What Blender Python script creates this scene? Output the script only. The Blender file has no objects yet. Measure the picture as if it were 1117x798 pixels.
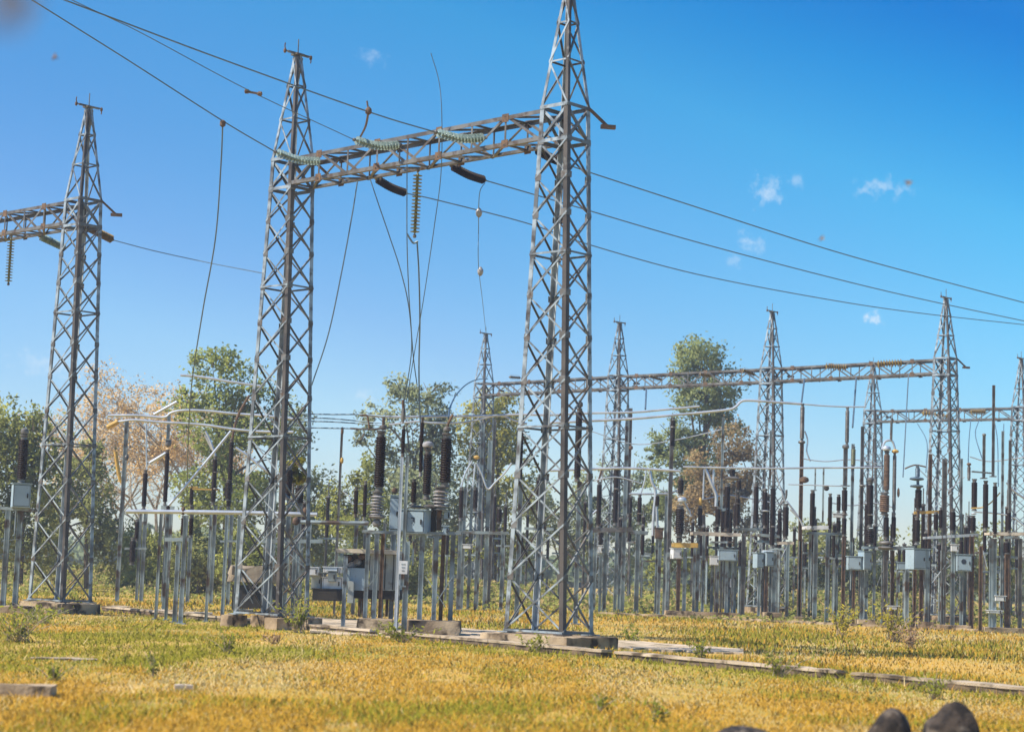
import bpy, math, random
import numpy as np
from mathutils import Vector, Matrix

random.seed(7)
RNG = np.random.default_rng(11)
sc = bpy.context.scene
COL = sc.collection
rad = math.radians

# ------------------------------------------------------------------ camera
F_PX, CX, CY = 2100.0, 558.5, 399.0           # photo is 1117 x 798
CAM_H = 1.9
ROLL, PITCH = rad(2.0), math.atan((622 - 399) * math.cos(rad(2.0)) / F_PX)
FWD = Vector((0, math.cos(PITCH), math.sin(PITCH)))
R0 = Vector((1, 0, 0)); U0 = Vector((0, -math.sin(PITCH), math.cos(PITCH)))
RIGHT = R0 * math.cos(ROLL) + U0 * math.sin(ROLL)
UP = U0 * math.cos(ROLL) - R0 * math.sin(ROLL)
EYE = Vector((0, 0, CAM_H))
cam_data = bpy.data.cameras.new('camera'); cam = bpy.data.objects.new('camera', cam_data); COL.objects.link(cam)
M = Matrix((RIGHT, UP, -FWD)).transposed().to_4x4(); M.translation = EYE
cam.matrix_world = M
cam_data.sensor_fit = 'HORIZONTAL'; cam_data.sensor_width = 36.0; cam_data.lens = F_PX / 1117 * 36.0
cam_data.clip_start = 0.1; cam_data.clip_end = 6000
cam_data.dof.use_dof = True; cam_data.dof.focus_distance = 66; cam_data.dof.aperture_fstop = 1.25
sc.camera = cam

# ------------------------------------------------------------------ world, sun, exposure
SUN_EL, SUN_AZ = rad(50), rad(-108)            # azimuth measured from +Y (view direction) clockwise: left, a little behind the camera
w = bpy.data.worlds.new('World'); sc.world = w; w.use_nodes = True
nt = w.node_tree; nt.nodes.clear()
def N(t, **k):
    n = nt.nodes.new(t)
    for a, b in k.items(): setattr(n, a, b)
    return n
out = N('ShaderNodeOutputWorld'); bg = N('ShaderNodeBackground'); sky = N('ShaderNodeTexSky')
sky.sky_type = 'NISHITA'; sky.sun_disc = False; sky.sun_elevation = SUN_EL; sky.sun_rotation = SUN_AZ
sky.air_density = 1.0; sky.dust_density = 0.25; sky.ozone_density = 3.0; sky.altitude = 100
bg.inputs['Strength'].default_value = 0.115
hsv = N('ShaderNodeHueSaturation'); hsv.inputs['Saturation'].default_value = 1.35; hsv.inputs['Hue'].default_value = 0.497
nt.links.new(sky.outputs[0], hsv.inputs['Color'])
tc = N('ShaderNodeTexCoord')
# deeper, polarised-looking blue away from the sun and upwards (world directions)
sepx = N('ShaderNodeSeparateXYZ'); nt.links.new(tc.outputs['Generated'], sepx.inputs[0])
uu = N('ShaderNodeMath', operation='MULTIPLY_ADD'); uu.inputs[1].default_value = .35
nt.links.new(sepx.outputs['X'], uu.inputs[0]); nt.links.new(sepx.outputs['Z'], uu.inputs[2])
ramp = N('ShaderNodeValToRGB'); nt.links.new(uu.outputs[0], ramp.inputs[0])
cr = ramp.color_ramp; cr.elements[0].position = 0.0; cr.elements[0].color = (.78, .82, .95, 1); cr.elements[1].position = .85; cr.elements[1].color = (.75, .85, .95, 1)
for ps, c in ((.05, (.86, .87, .95)), (.10, (.78, .80, .92)), (.15, (.68, .82, .92)), (.21, (.60, .89, .96)), (.27, (.42, .95, .98)), (.32, (.13, .78, .95)), (.36, (.0, .60, .90)), (.50, (.2, .68, .93))):
    e = cr.elements.new(ps); e.color = (*c, 1)
tint = N('ShaderNodeMix', data_type='RGBA', blend_type='MULTIPLY'); tint.inputs[0].default_value = 1.0
nt.links.new(hsv.outputs[0], tint.inputs[6]); nt.links.new(ramp.outputs[0], tint.inputs[7])
last = tint.outputs[2]
noi = N('ShaderNodeTexNoise'); noi.inputs['Scale'].default_value = 190; noi.inputs['Detail'].default_value = 6; noi.inputs['Roughness'].default_value = 0.6
nt.links.new(tc.outputs['Generated'], noi.inputs['Vector'])
def pix_dir(x, y):
    return (FWD + RIGHT * ((x - CX) / F_PX) + UP * ((CY - y) / F_PX)).normalized()
CLOUDS = [(951, 348, 15, 9, 1.2), (835, 208, 19, 18, .6), (868, 196, 13, 10, .4), (962, 205, 36, 12, .5), (820, 265, 17, 14, .5), (404, 64, 18, 10, .28),
          (800, 285, 10, 10, .3), (395, 430, 22, 10, .4), (60, 395, 60, 18, .35), (372, 520, 40, 16, .4)]
for (cx, cy, rx, ry, op) in CLOUDS:
    d = pix_dir(cx, cy)
    sub = N('ShaderNodeVectorMath', operation='SUBTRACT'); sub.inputs[1].default_value = d
    mul = N('ShaderNodeVectorMath', operation='MULTIPLY'); mul.inputs[1].default_value = (F_PX / rx, F_PX / rx, F_PX / ry)
    ln = N('ShaderNodeVectorMath', operation='LENGTH')
    a1 = N('ShaderNodeMath', operation='MULTIPLY_ADD'); a1.inputs[1].default_value = 3.6; a1.inputs[2].default_value = -1.75   # ragged edge
    a2 = N('ShaderNodeMath', operation='ADD')
    mr = N('ShaderNodeMapRange', interpolation_type='SMOOTHSTEP'); mr.inputs[1].default_value = 1.05; mr.inputs[2].default_value = -0.35; mr.inputs[3].default_value = 0; mr.inputs[4].default_value = op * .8
    mx = N('ShaderNodeMix', data_type='RGBA'); mx.inputs[7].default_value = (5.2, 5.7, 6.2, 1)
    nt.links.new(tc.outputs['Generated'], sub.inputs[0]); nt.links.new(sub.outputs[0], mul.inputs[0]); nt.links.new(mul.outputs[0], ln.inputs[0])
    nt.links.new(noi.outputs[0], a1.inputs[0]); nt.links.new(a1.outputs[0], a2.inputs[0]); nt.links.new(ln.outputs['Value'], a2.inputs[1])
    nt.links.new(a2.outputs[0], mr.inputs[0]); nt.links.new(mr.outputs[0], mx.inputs[0]); nt.links.new(last, mx.inputs[6])
    last = mx.outputs[2]
nt.links.new(last, bg.inputs['Color']); nt.links.new(bg.outputs[0], out.inputs[0])

sun_d = bpy.data.lights.new('sun', 'SUN'); sun = bpy.data.objects.new('sun', sun_d); COL.objects.link(sun)
sun_d.energy = 5.0; sun_d.angle = rad(0.6); sun_d.color = (1.0, 0.91, 0.78)
SUN_DIR = Vector((math.sin(SUN_AZ) * math.cos(SUN_EL), math.cos(SUN_AZ) * math.cos(SUN_EL), math.sin(SUN_EL)))
sun.rotation_euler = SUN_DIR.to_track_quat('Z', 'Y').to_euler()
sc.view_settings.view_transform = 'Standard'; sc.view_settings.look = 'None'
sc.view_settings.exposure = 0.56; sc.view_settings.gamma = 1.0; sc.view_settings.use_curve_mapping = False
sc.cycles.max_bounces = 5; sc.cycles.transparent_max_bounces = 6

# ------------------------------------------------------------------ pixel -> world
def ray(x, y): return FWD + RIGHT * ((x - CX) / F_PX) + UP * ((CY - y) / F_PX)
def at(x, y, Y):
    d = ray(x, y); return EYE + d * (Y / d.y)
def gnd(x, y, z=0.0):
    d = ray(x, y); return EYE + d * ((z - CAM_H) / d.z)
def ray_plane(x, y, P, n):
    d = ray(x, y); return EYE + d * ((P - EYE).dot(n) / d.dot(n))

# ------------------------------------------------------------------ materials
MAT = {}
def mat(name, c1, c2=None, scale=3.0, rough=.6, metal=0.0, detail=6, lo=.4, hi=.62, c3=None, s3=25, lo3=.55, hi3=.7, bump=0.0, bscale=40, spec=.5, attr=None, trans=0.0, nup=None):
    m = bpy.data.materials.new(name); m.use_nodes = True; t = m.node_tree
    b = t.nodes['Principled BSDF']; b.inputs['Roughness'].default_value = rough; b.inputs['Metallic'].default_value = metal
    b.inputs['Specular IOR Level'].default_value = spec
    tcn = t.nodes.new('ShaderNodeTexCoord'); geo = t.nodes.new('ShaderNodeNewGeometry')
    def noise(s):
        n = t.nodes.new('ShaderNodeTexNoise'); n.inputs['Scale'].default_value = s; n.inputs['Detail'].default_value = detail
        t.links.new(geo.outputs['Position'], n.inputs['Vector']); return n
    if attr:
        a = t.nodes.new('ShaderNodeAttribute'); a.attribute_name = attr; t.links.new(a.outputs['Color'], b.inputs['Base Color'])
    elif c2 is None: b.inputs['Base Color'].default_value = (*c1, 1)
    else:
        def layer(prev, colr, s, l, h):
            n = noise(s); r = t.nodes.new('ShaderNodeMapRange'); r.inputs[1].default_value = l; r.inputs[2].default_value = h
            t.links.new(n.outputs[0], r.inputs[0]); x = t.nodes.new('ShaderNodeMix'); x.data_type = 'RGBA'
            t.links.new(r.outputs[0], x.inputs[0])
            if prev is None: x.inputs[6].default_value = (*c1, 1)
            else: t.links.new(prev, x.inputs[6])
            x.inputs[7].default_value = (*colr, 1); return x.outputs[2]
        o = layer(None, c2, scale, lo, hi)
        if c3: o = layer(o, c3, s3, lo3, hi3)
        t.links.new(o, b.inputs['Base Color'])
    if bump:
        n = noise(bscale); bp = t.nodes.new('ShaderNodeBump'); bp.inputs['Strength'].default_value = bump; bp.inputs['Distance'].default_value = .03
        t.links.new(n.outputs[0], bp.inputs['Height']); t.links.new(bp.outputs[0], b.inputs['Normal'])
    if nup is not None or attr and name == 'leaf':
        mixn = t.nodes.new('ShaderNodeMix'); mixn.data_type = 'VECTOR'; mixn.inputs[0].default_value = nup if nup is not None else .82
        t.links.new(geo.outputs['Normal'], mixn.inputs[4]); mixn.inputs[5].default_value = (0, 0, 1)
        if nup is None:
            an = t.nodes.new('ShaderNodeAttribute'); an.attribute_name = 'nrm'; t.links.new(an.outputs['Vector'], mixn.inputs[5])
        nn = t.nodes.new('ShaderNodeVectorMath'); nn.operation = 'NORMALIZE'; t.links.new(mixn.outputs[1], nn.inputs[0]); t.links.new(nn.outputs[0], b.inputs['Normal'])
    if trans:
        tr = t.nodes.new('ShaderNodeBsdfTranslucent'); mxs = t.nodes.new('ShaderNodeMixShader'); mxs.inputs[0].default_value = trans
        if attr: t.links.new(a.outputs['Color'], tr.inputs['Color'])
        else: tr.inputs['Color'].default_value = (*c1, 1)
        t.links.new(b.outputs[0], mxs.inputs[1]); t.links.new(tr.outputs[0], mxs.inputs[2])
        t.links.new(mxs.outputs[0], t.nodes['Material Output'].inputs['Surface'])
    MAT[name] = m; return m
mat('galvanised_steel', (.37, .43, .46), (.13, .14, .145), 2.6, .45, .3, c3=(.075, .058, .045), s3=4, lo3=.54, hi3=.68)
mat('lit_leg_steel', (.48, .54, .57), (.24, .27, .29), 1.8, .45, .1, c3=(.15, .10, .06), s3=4, lo3=.60, hi3=.72)  # steel of the rear left leg, brightness of lit metal put into its colour
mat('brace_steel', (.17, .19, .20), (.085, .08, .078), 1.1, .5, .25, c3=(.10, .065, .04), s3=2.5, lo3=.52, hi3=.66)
mat('stained_leg', (.085, .072, .062), (.034, .028, .025), 1.5, .6, .1, c3=(.19, .19, .18), s3=3, lo3=.60, hi3=.72)
mat('weathered_steel', (.19, .185, .175), (.085, .076, .066), 1.6, .5, .25, c3=(.095, .062, .04), s3=4, lo3=.52, hi3=.66)
mat('post_steel', (.33, .40, .41), (.12, .135, .135), 1.1, .5, .25, c3=(.09, .055, .035), s3=2, lo3=.52, hi3=.64)
mat('rusty_iron', (.085, .050, .030), (.17, .10, .055), 6, .85, .0)
mat('brown_porcelain', (.013, .006, .004), (.020, .009, .005), 4, .5, 0, spec=.08)
mat('grey_porcelain', (.34, .33, .33), (.20, .17, .15), 5, .35, 0)
mat('glass_discs', (.26, .34, .32), (.14, .20, .18), 8, .12, 0, spec=.8)
mat('olive_glass', (.20, .21, .09), (.11, .10, .04), 8, .2, 0, spec=.7)
mat('amber_discs', (.30, .20, .04), (.14, .09, .03), 8, .3, 0)
mat('cabinet_paint', (.33, .43, .49), (.28, .37, .42), 1.5, .5, .0, c3=(.20, .21, .20), s3=9, lo3=.62, hi3=.75)
mat('white_paint', (.74, .76, .76), (.60, .61, .60), 3, .5)
mat('aluminium_tube', (.62, .66, .70), (.45, .49, .53), 1.5, .35, .45)
mat('conductor_wire', (.09, .14, .19), (.13, .18, .22), 2, .5, .4)
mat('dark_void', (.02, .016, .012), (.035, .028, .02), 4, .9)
mat('yellow_paint', (.62, .38, .07), (.42, .26, .06), 6, .6)
mat('ink', (.02, .03, .05), None, rough=.6)
mat('concrete', (.50, .385, .25), (.24, .175, .11), 1.2, .9, 0, spec=.15, c3=(.05, .037, .025), s3=2.1, lo3=.49, hi3=.61, bump=.6, bscale=18)
mat('pale_kerb_concrete', (.50, .41, .30), (.34, .27, .19), 1.2, .95, 0, spec=.1, c3=(.10, .075, .05), s3=1.7, lo3=.50, hi3=.64, bump=.6)
mat('pale_concrete', (.62, .55, .45), (.50, .42, .33), 2.5, .9, 0, c3=(.20, .17, .12), s3=6, lo3=.62, hi3=.74, bump=.4)
mat('roof_slab', (.62, .55, .43), (.50, .42, .30), 3, .9, 0, bump=.3)
mat('boulder_rock', (.05, .036, .026), (.20, .16, .12), 5.5, .95, 0, lo=.5, hi=.68, c3=(.014, .010, .008), s3=7, lo3=.45, hi3=.58, bump=1.0, bscale=14)
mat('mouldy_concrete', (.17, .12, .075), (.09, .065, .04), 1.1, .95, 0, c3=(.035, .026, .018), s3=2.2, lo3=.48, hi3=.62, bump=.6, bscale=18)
mat('path_concrete', (.60, .49, .36), (.44, .35, .24), 1.1, .95, 0, spec=.1, c3=(.20, .16, .08), s3=2.2, lo3=.52, hi3=.64, bump=.5)
mat('kiosk_paint', (.36, .39, .36), (.25, .27, .25), 1.2, .6, 0, c3=(.13, .10, .07), s3=3, lo3=.58, hi3=.7)
mat('sand', (.33, .27, .19), (.22, .17, .12), 3, .95, 0, bump=.6, bscale=12)
mat('bark', (.16, .12, .09), (.09, .065, .045), 6, .9, 0, bump=.4)
mat('twig_bark', (.42, .35, .26), (.30, .24, .17), 6, .9)
mat('leaf', (.08, .1, .03), attr='col', rough=.6, trans=.5, spec=.12)
mat('grass_blade', (.4, .28, .08), attr='col', rough=.8, trans=.15, spec=.05, nup=.9)
mat('insect_chitin', (.20, .10, .04), (.10, .06, .03), 300, .6)

# ------------------------------------------------------------------ mesh helpers
ORG = {}
class MB:
    def __init__(s): s.v = []; s.f = []; s.mi = []; s.cur = 0
    def add(s, vs, fs):
        b = len(s.v); s.v += [tuple(p) for p in vs]; s.f += [tuple(b + i for i in f) for f in fs]; s.mi += [s.cur] * len(fs); return s
    def prism8(s, p): return s.add(p, [(3, 2, 1, 0), (4, 5, 6, 7), (0, 1, 5, 4), (1, 2, 6, 5), (2, 3, 7, 6), (3, 0, 4, 7)])
    def box(s, c, size, rz=0.0):
        c = Vector(c); hx, hy, hz = [q / 2 for q in size]; cs, sn = math.cos(rz), math.sin(rz)
        X = Vector((cs, sn, 0)) * hx; Yv = Vector((-sn, cs, 0)) * hy; Z = Vector((0, 0, hz))
        return s.prism8([c - X - Yv - Z, c + X - Yv - Z, c + X + Yv - Z, c - X + Yv - Z, c - X - Yv + Z, c + X - Yv + Z, c + X + Yv + Z, c - X + Yv + Z])
    def plate(s, p, q, wv, tv):          # a slab along p-q, spanned by wv and tv
        p, q, wv, tv = map(Vector, (p, q, wv, tv))
        return s.prism8([p, p + wv, p + wv + tv, p + tv, q, q + wv, q + wv + tv, q + tv])
    def bar(s, p, q, w, t=None, up=(0, 0, 1)):
        p, q = Vector(p), Vector(q); t = t or w; d = (q - p).normalized(); up = Vector(up)
        if abs(d.dot(up)) > .97: up = Vector((0.77, -0.64, 0))
        a = d.cross(up).normalized(); b = a.cross(d)
        return s.plate(p - a * w / 2 - b * t / 2, q - a * w / 2 - b * t / 2, a * w, b * t)
    def tube(s, pts, r, n=8):
        pts = [Vector(p) for p in pts]; rs = r if isinstance(r, (list, tuple)) else [r] * len(pts)
        base = len(s.v); prev = None; vs = []
        for i, p in enumerate(pts):
            d = (pts[min(i + 1, len(pts) - 1)] - pts[max(i - 1, 0)]).normalized()
            if prev is None:
                a = d.cross(Vector((0, 0, 1)) if abs(d.z) < .9 else Vector((1, 0, 0))).normalized()
            else: a = (prev - d * prev.dot(d)).normalized()
            prev = a; b = d.cross(a)
            vs += [p + (a * math.cos(2 * math.pi * k / n) + b * math.sin(2 * math.pi * k / n)) * rs[i] for k in range(n)]
        fs = []
        for i in range(len(pts) - 1):
            for k in range(n):
                k2 = (k + 1) % n; fs.append((i * n + k, i * n + k2, (i + 1) * n + k2, (i + 1) * n + k))
        fs.append(tuple(range(n - 1, -1, -1))); L = (len(pts) - 1) * n; fs.append(tuple(L + k for k in range(n)))
        return s.add(vs, fs)
    def lathe(s, p, axis, prof, n=14):     # prof: (radius, height along axis)
        p = Vector(p); ax = Vector(axis).normalized()
        a = ax.cross(Vector((0, 1, 0)) if abs(ax.y) < .9 else Vector((1, 0, 0))).normalized(); b = ax.cross(a)
        vs = []
        for (r, h) in prof:
            vs += [p + ax * h + (a * math.cos(2 * math.pi * k / n) + b * math.sin(2 * math.pi * k / n)) * max(r, 1e-4) for k in range(n)]
        fs = []
        for i in range(len(prof) - 1):
            for k in range(n):
                k2 = (k + 1) % n; fs.append((i * n + k, i * n + k2, (i + 1) * n + k2, (i + 1) * n + k))
        fs.append(tuple(range(n - 1, -1, -1))); L = (len(prof) - 1) * n; fs.append(tuple(L + k for k in range(n)))
        return s.add(vs, fs)
    def build(s, name, m, parent=None, smooth=True, origin=None):
        o0 = ORG[parent.name] if parent is not None else Vector(origin if origin is not None else (0, 0, 0))
        me = bpy.data.meshes.new(name)
        me.from_pydata([(x - o0.x, y - o0.y, z - o0.z) for x, y, z in s.v], [], s.f)
        for mm in (m if isinstance(m, (list, tuple)) else [m]): me.materials.append(MAT[mm])
        if len(set(s.mi)) > 1: me.polygons.foreach_set('material_index', s.mi)
        if smooth:
            me.polygons.foreach_set('use_smooth', [True] * len(me.polygons)); me.set_sharp_from_angle(angle=rad(38))
        me.update()
        o = bpy.data.objects.new(name, me); COL.objects.link(o); ORG[o.name] = o0
        if parent is not None: o.parent = parent
        else: o.location = o0
        return o
def tag(o, label=None, cat=None, group=None, kind=None):
    if label: o['label'] = label
    if cat: o['category'] = cat
    if group: o['group'] = group
    if kind: o['kind'] = kind
    return o
def thing(name, label, cat, loc, group=None):
    o = bpy.data.objects.new(name, None); COL.objects.link(o); o.location = loc; o.empty_display_size = .3
    ORG[o.name] = Vector(loc); return tag(o, label, cat, group)
def copy_tree(o, loc=None, label=None, group=None, parent=None):
    c = o.copy(); COL.objects.link(c)
    if parent is not None: c.parent = parent
    if loc is not None: c.location = loc; ORG[c.name] = Vector(loc)
    if label: c['label'] = label
    if group: c['group'] = group
    for ch in list(o.children): copy_tree(ch, parent=c)
    return c
def catmull(pts, k=8):
    pts = [Vector(p) for p in pts]
    if len(pts) < 3: return [pts[0].lerp(pts[-1], i / k) for i in range(k + 1)]
    P = [pts[0] * 2 - pts[1]] + pts + [pts[-1] * 2 - pts[-2]]; o = []
    for i in range(1, len(P) - 2):
        for j in range(k):
            t = j / k; a, b, c, d = P[i - 1], P[i], P[i + 1], P[i + 2]
            o.append(.5 * (2 * b + (c - a) * t + (2 * a - 5 * b + 4 * c - d) * t * t + (3 * b - a - 3 * c + d) * t ** 3))
    o.append(pts[-1]); return o

# ------------------------------------------------------------------ ground, grass
def vnoise(x, y, s, seed):
    r = np.random.default_rng(seed); T = r.random((256, 256)); x = x / s + 1000; y = y / s + 1000
    xi, yi = np.floor(x).astype(int), np.floor(y).astype(int); fx, fy = x - xi, y - yi
    fx = fx * fx * (3 - 2 * fx); fy = fy * fy * (3 - 2 * fy); g = lambda a, b: T[a % 256, b % 256]
    return (g(xi, yi) * (1 - fx) + g(xi + 1, yi) * fx) * (1 - fy) + (g(xi, yi + 1) * (1 - fx) + g(xi + 1, yi + 1) * fx) * fy

mat('ground_soil', (.50, .31, .05), (.30, .25, .035), .16, .95, 0, c3=(.54, .36, .12), s3=1.3, lo3=.52, hi3=.70, bump=.6, bscale=6)
g = MB(); S = 2500
n = 24
xs = [-S, -600, -200, -90, -45, 0, 45, 90, 200, 600, S]; ys = [-300, -40, 0, 20, 40, 60, 80, 110, 160, 300, 800, 3500]
g.add([(x, y, 0) for y in ys for x in xs], [(j * len(xs) + i, j * len(xs) + i + 1, (j + 1) * len(xs) + i + 1, (j + 1) * len(xs) + i) for j in range(len(ys) - 1) for i in range(len(xs) - 1)])
gr = g.build('ground', 'ground_soil'); tag(gr, 'dry golden grassland running flat to the horizon', 'ground', kind='structure')

PATH_X, PATH_T, PATH_B = [330, 400, 500, 660, 800, 830], [672, 676, 684, 696, 706.5, 709], [688, 691.5, 697.5, 704.5, 711.5, 712]
def scr_x(X, Y): return CX + F_PX * X / (Y * .994)
# kerb line in plan (front, low broken concrete kerb) and the two-line path behind it
K0, K1 = gnd(120, 665, .05), gnd(1180, 762, .05)
KD = (K1 - K0); KD.z = 0; KD.normalize(); KN = Vector((-KD.y, KD.x, 0))
if KN.y < 0: KN = -KN

def raw_mesh(name, verts, faces_n, m, cols, nrm=None):
    """numpy mesh: verts (n,3); consecutive groups of faces_n verts are faces; cols per face"""
    me = bpy.data.meshes.new(name); nv = len(verts); nf = nv // faces_n
    me.vertices.add(nv); me.vertices.foreach_set('co', verts.astype(np.float32).ravel())
    me.loops.add(nv); me.loops.foreach_set('vertex_index', np.arange(nv, dtype=np.int32))
    me.polygons.add(nf); me.polygons.foreach_set('loop_start', np.arange(0, nv, faces_n, dtype=np.int32))
    try: me.polygons.foreach_set('loop_total', np.full(nf, faces_n, dtype=np.int32))
    except Exception: pass
    ca = me.color_attributes.new('col', 'FLOAT_COLOR', 'POINT')
    c4 = np.ones((nv, 4), np.float32); c4[:, :3] = np.repeat(cols, faces_n, axis=0); ca.data.foreach_set('color', c4.ravel())
    if nrm is not None:
        na = me.attributes.new('nrm', 'FLOAT_VECTOR', 'POINT'); na.data.foreach_set('vector', np.repeat(nrm, faces_n, axis=0).astype(np.float32).ravel())
    me.materials.append(MAT[m]); me.update(calc_edges=True); me.validate()
    o = bpy.data.objects.new(name, me); COL.objects.link(o); ORG[o.name] = Vector((0, 0, 0)); return o

def blades(X, Y, h, wd, rng, lean=.45):
    n = len(X); a = rng.random(n) * 2 * np.pi; la = rng.random(n) * 2 * np.pi; ln = h * lean * rng.random(n)
    dx, dy = np.cos(a) * wd / 2, np.sin(a) * wd / 2
    V = np.zeros((n, 3, 3)); V[:, 0] = np.stack([X - dx, Y - dy, np.zeros(n) - .01], 1); V[:, 1] = np.stack([X + dx, Y + dy, np.zeros(n) - .01], 1)
    V[:, 2] = np.stack([X + np.cos(la) * ln, Y + np.sin(la) * ln, h], 1); return V.reshape(-1, 3)
def kerb_dist(X, Y): return (X - K0.x) * KN.x + (Y - K0.y) * KN.y      # >0 behind the kerb
def grass_col(X, Y, rng, green):
    n = len(X); t = rng.random((n, 1))
    gold = np.array([.70, .42, .060]) * (1 - t) + np.array([.58, .32, .035]) * t
    straw = np.array([.72, .58, .28]); grn = np.array([.22, .24, .022]) * (1 - t) + np.array([.44, .39, .04]) * t
    c = np.where((rng.random(n) < .05 + .5 * np.clip((vnoise(X, Y * .4, 2.4, 61) - .55) * 4, 0, 1))[:, None], straw, gold)
    return np.where((rng.random(n) < green)[:, None], grn, c)
def sample_field(n, y0, y1, p, rng, margin=3):
    u = rng.random(n); q = 1 - p
    Y = (y0 ** q + u * (y1 ** q - y0 ** q)) ** (1 / q)
    X = (rng.random(n) * 2 - 1) * (.285 * Y + margin) ; return X, Y
X, Y = sample_field(640000, 16.5, 76, 1.6, RNG)
kd = kerb_dist(X, Y)
big = vnoise(X, Y, 5.0, 3); med = vnoise(X, Y * .6, 1.6, 4); row = vnoise(X * .12, Y, .9, 9)
bare = vnoise(X, Y * .35, .9, 31)
keep = (kd < -.1) & (RNG.random(len(X)) < np.clip(1.9 - 1.9 * bare, .3, 1))
X, Y, kd, big, med, row = [q[keep] for q in (X, Y, kd, big, med, row)]
green = np.clip((big - .48) * 2.0 + .12, .03, .85) + np.clip((kd + 3.2) / 3.4, 0, .7) + np.clip((med - .58) * 1.6, 0, .6) + np.clip(1.15 - np.hypot((X + 9) / 4.5, (Y - 39) / 11), 0, .85)
stemn = RNG.random(len(X)) < .03
h = (.018 + .046 * RNG.random(len(X)) ** 1.6) * (.75 + .4 * med + .6 * np.clip(green, 0, 1) * RNG.random(len(X)))
wd = .010 + .00042 * Y
h = np.where(stemn, h * 2.6, h)
h = np.where((kd > -.8) & (RNG.random(len(X)) < .55), h * 1.9, h)
o = raw_mesh('dry_grass', blades(X, Y, h, wd, RNG, 1.5), 3, 'grass_blade', grass_col(X, Y, RNG, green))
tag(o, 'short golden dry grass filling the field in front of the kerb', 'grass', kind='stuff')
X, Y = sample_field(260000, 28, 135, 1.5, RNG, 6)
kd = kerb_dist(X, Y); med = vnoise(X, Y * .5, 2.2, 14); big = vnoise(X, Y, 9, 15)
sx = scr_x(X, Y); sy = 622 + .035 * (sx - 558) + F_PX * CAM_H / Y * .99
onp = (sx > 335) & (sx < 818) & (sy > np.interp(sx, PATH_X, PATH_T) - 1) & (sy < np.interp(sx, PATH_X, PATH_B) + 3.5)
keep = (kd > .3) & ~onp & (RNG.random(len(X)) < .25 + 1.3 * med)
X, Y, kd, med, big = [q[keep] for q in (X, Y, kd, med, big)]
green = np.clip(.22 + (big - .5) * .9 + (med - .5) * .7, .05, .8) + np.clip((Y - 72) / 45, 0, .6)
h = (.06 + .14 * RNG.random(len(X))) * (.4 + .9 * med)
o = raw_mesh('yard_grass', blades(X, Y, h * .8, .012 + .0005 * Y, RNG, 1.1), 3, 'grass_blade', grass_col(X, Y, RNG, green))
tag(o, 'patchy green and straw grass growing among the equipment of the yard', 'grass', kind='stuff')

# leafy undergrowth between and behind the equipment
X, Y = sample_field(420000, 84, 150, 1.2, RNG, 12)
med = vnoise(X, Y * .5, 3.2, 44); big = vnoise(X, Y, 10, 45)
keep = (RNG.random(len(X)) < np.clip((med - .34) * 2.6, 0, 1) * np.clip((Y - 84 - 6 * big) / 22, 0, 1)); X, Y, med, big = [q[keep] for q in (X, Y, med, big)]
hz_ = np.clip((med - .3) * 2.2, .1, 1.2) * np.clip((Y - 80) / 30, .2, 1.15); Z = RNG.random(len(X)) ** .8 * hz_; nl = len(X)
P = np.stack([X, Y, Z], 1); a = RNG.normal(size=(nl, 3)); a /= np.linalg.norm(a, axis=1)[:, None]; bb = np.cross(a, RNG.normal(size=(nl, 3))); bb /= np.linalg.norm(bb, axis=1)[:, None]; sz = .10 * (.6 + RNG.random((nl, 1)))
k = RNG.random((nl, 1)); c = np.where((RNG.random(nl) < .25)[:, None], np.array([.50, .38, .16]), np.array([.18, .22, .05]) * (1 - k) + np.array([.40, .40, .10]) * k)
o = raw_mesh('undergrowth', np.stack([P - a * sz, P - bb * sz * .5, P + a * sz, P + bb * sz * .5], 1).reshape(-1, 3), 4, 'leaf', c, np.tile([[-.2, -.3, .8]], (nl, 1)))
tag(o, 'low green undergrowth spreading between and behind the yard equipment', 'undergrowth', kind='stuff')

# ------------------------------------------------------------------ concrete
def rough_block(mb, c, size, rz, rng, amp=.03, sub=.22):
    """a box with jittered grid faces so that edges are chipped and uneven"""
    nx, ny, nz = [max(1, min(60, int(q / sub))) for q in size]; cs, sn = math.cos(rz), math.sin(rz); idx = {}; vs = []
    def vert(i, j, k):
        if (i, j, k) not in idx:
            x = (i / nx - .5) * size[0]; y = (j / ny - .5) * size[1]; z = (k / nz - .5) * size[2]
            j3 = [(rng.random() - .5) * 2 * amp for _ in range(3)]
            e = (i in (0, nx)) + (j in (0, ny)) + (k in (0, nz)); s_ = 1 - .018 * (e - 1) * (1 + rng.random()) if e > 1 else 1
            x, y, z = x * s_ + j3[0], y * s_ + j3[1], z * s_ + (j3[2] * .6 if k else 0)
            idx[(i, j, k)] = len(vs); vs.append((c[0] + x * cs - y * sn, c[1] + x * sn + y * cs, c[2] + z))
        return idx[(i, j, k)]
    fs = []
    for i in range(nx):
        for j in range(ny):
            for k in (0, nz):
                q = [vert(i, j, k), vert(i + 1, j, k), vert(i + 1, j + 1, k), vert(i, j + 1, k)]; fs.append(q if k else q[::-1])
    for i in range(nx):
        for k in range(nz):
            for j in (0, ny):
                q = [vert(i, j, k), vert(i + 1, j, k), vert(i + 1, j, k + 1), vert(i, j, k + 1)]; fs.append(q if j == 0 else q[::-1])
    for j in range(ny):
        for k in range(nz):
            for i in (0, nx):
                q = [vert(i, j, k), vert(i, j + 1, k), vert(i, j + 1, k + 1), vert(i, j, k + 1)]; fs.append(q if i else q[::-1])
    mb.add(vs, fs)
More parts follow.
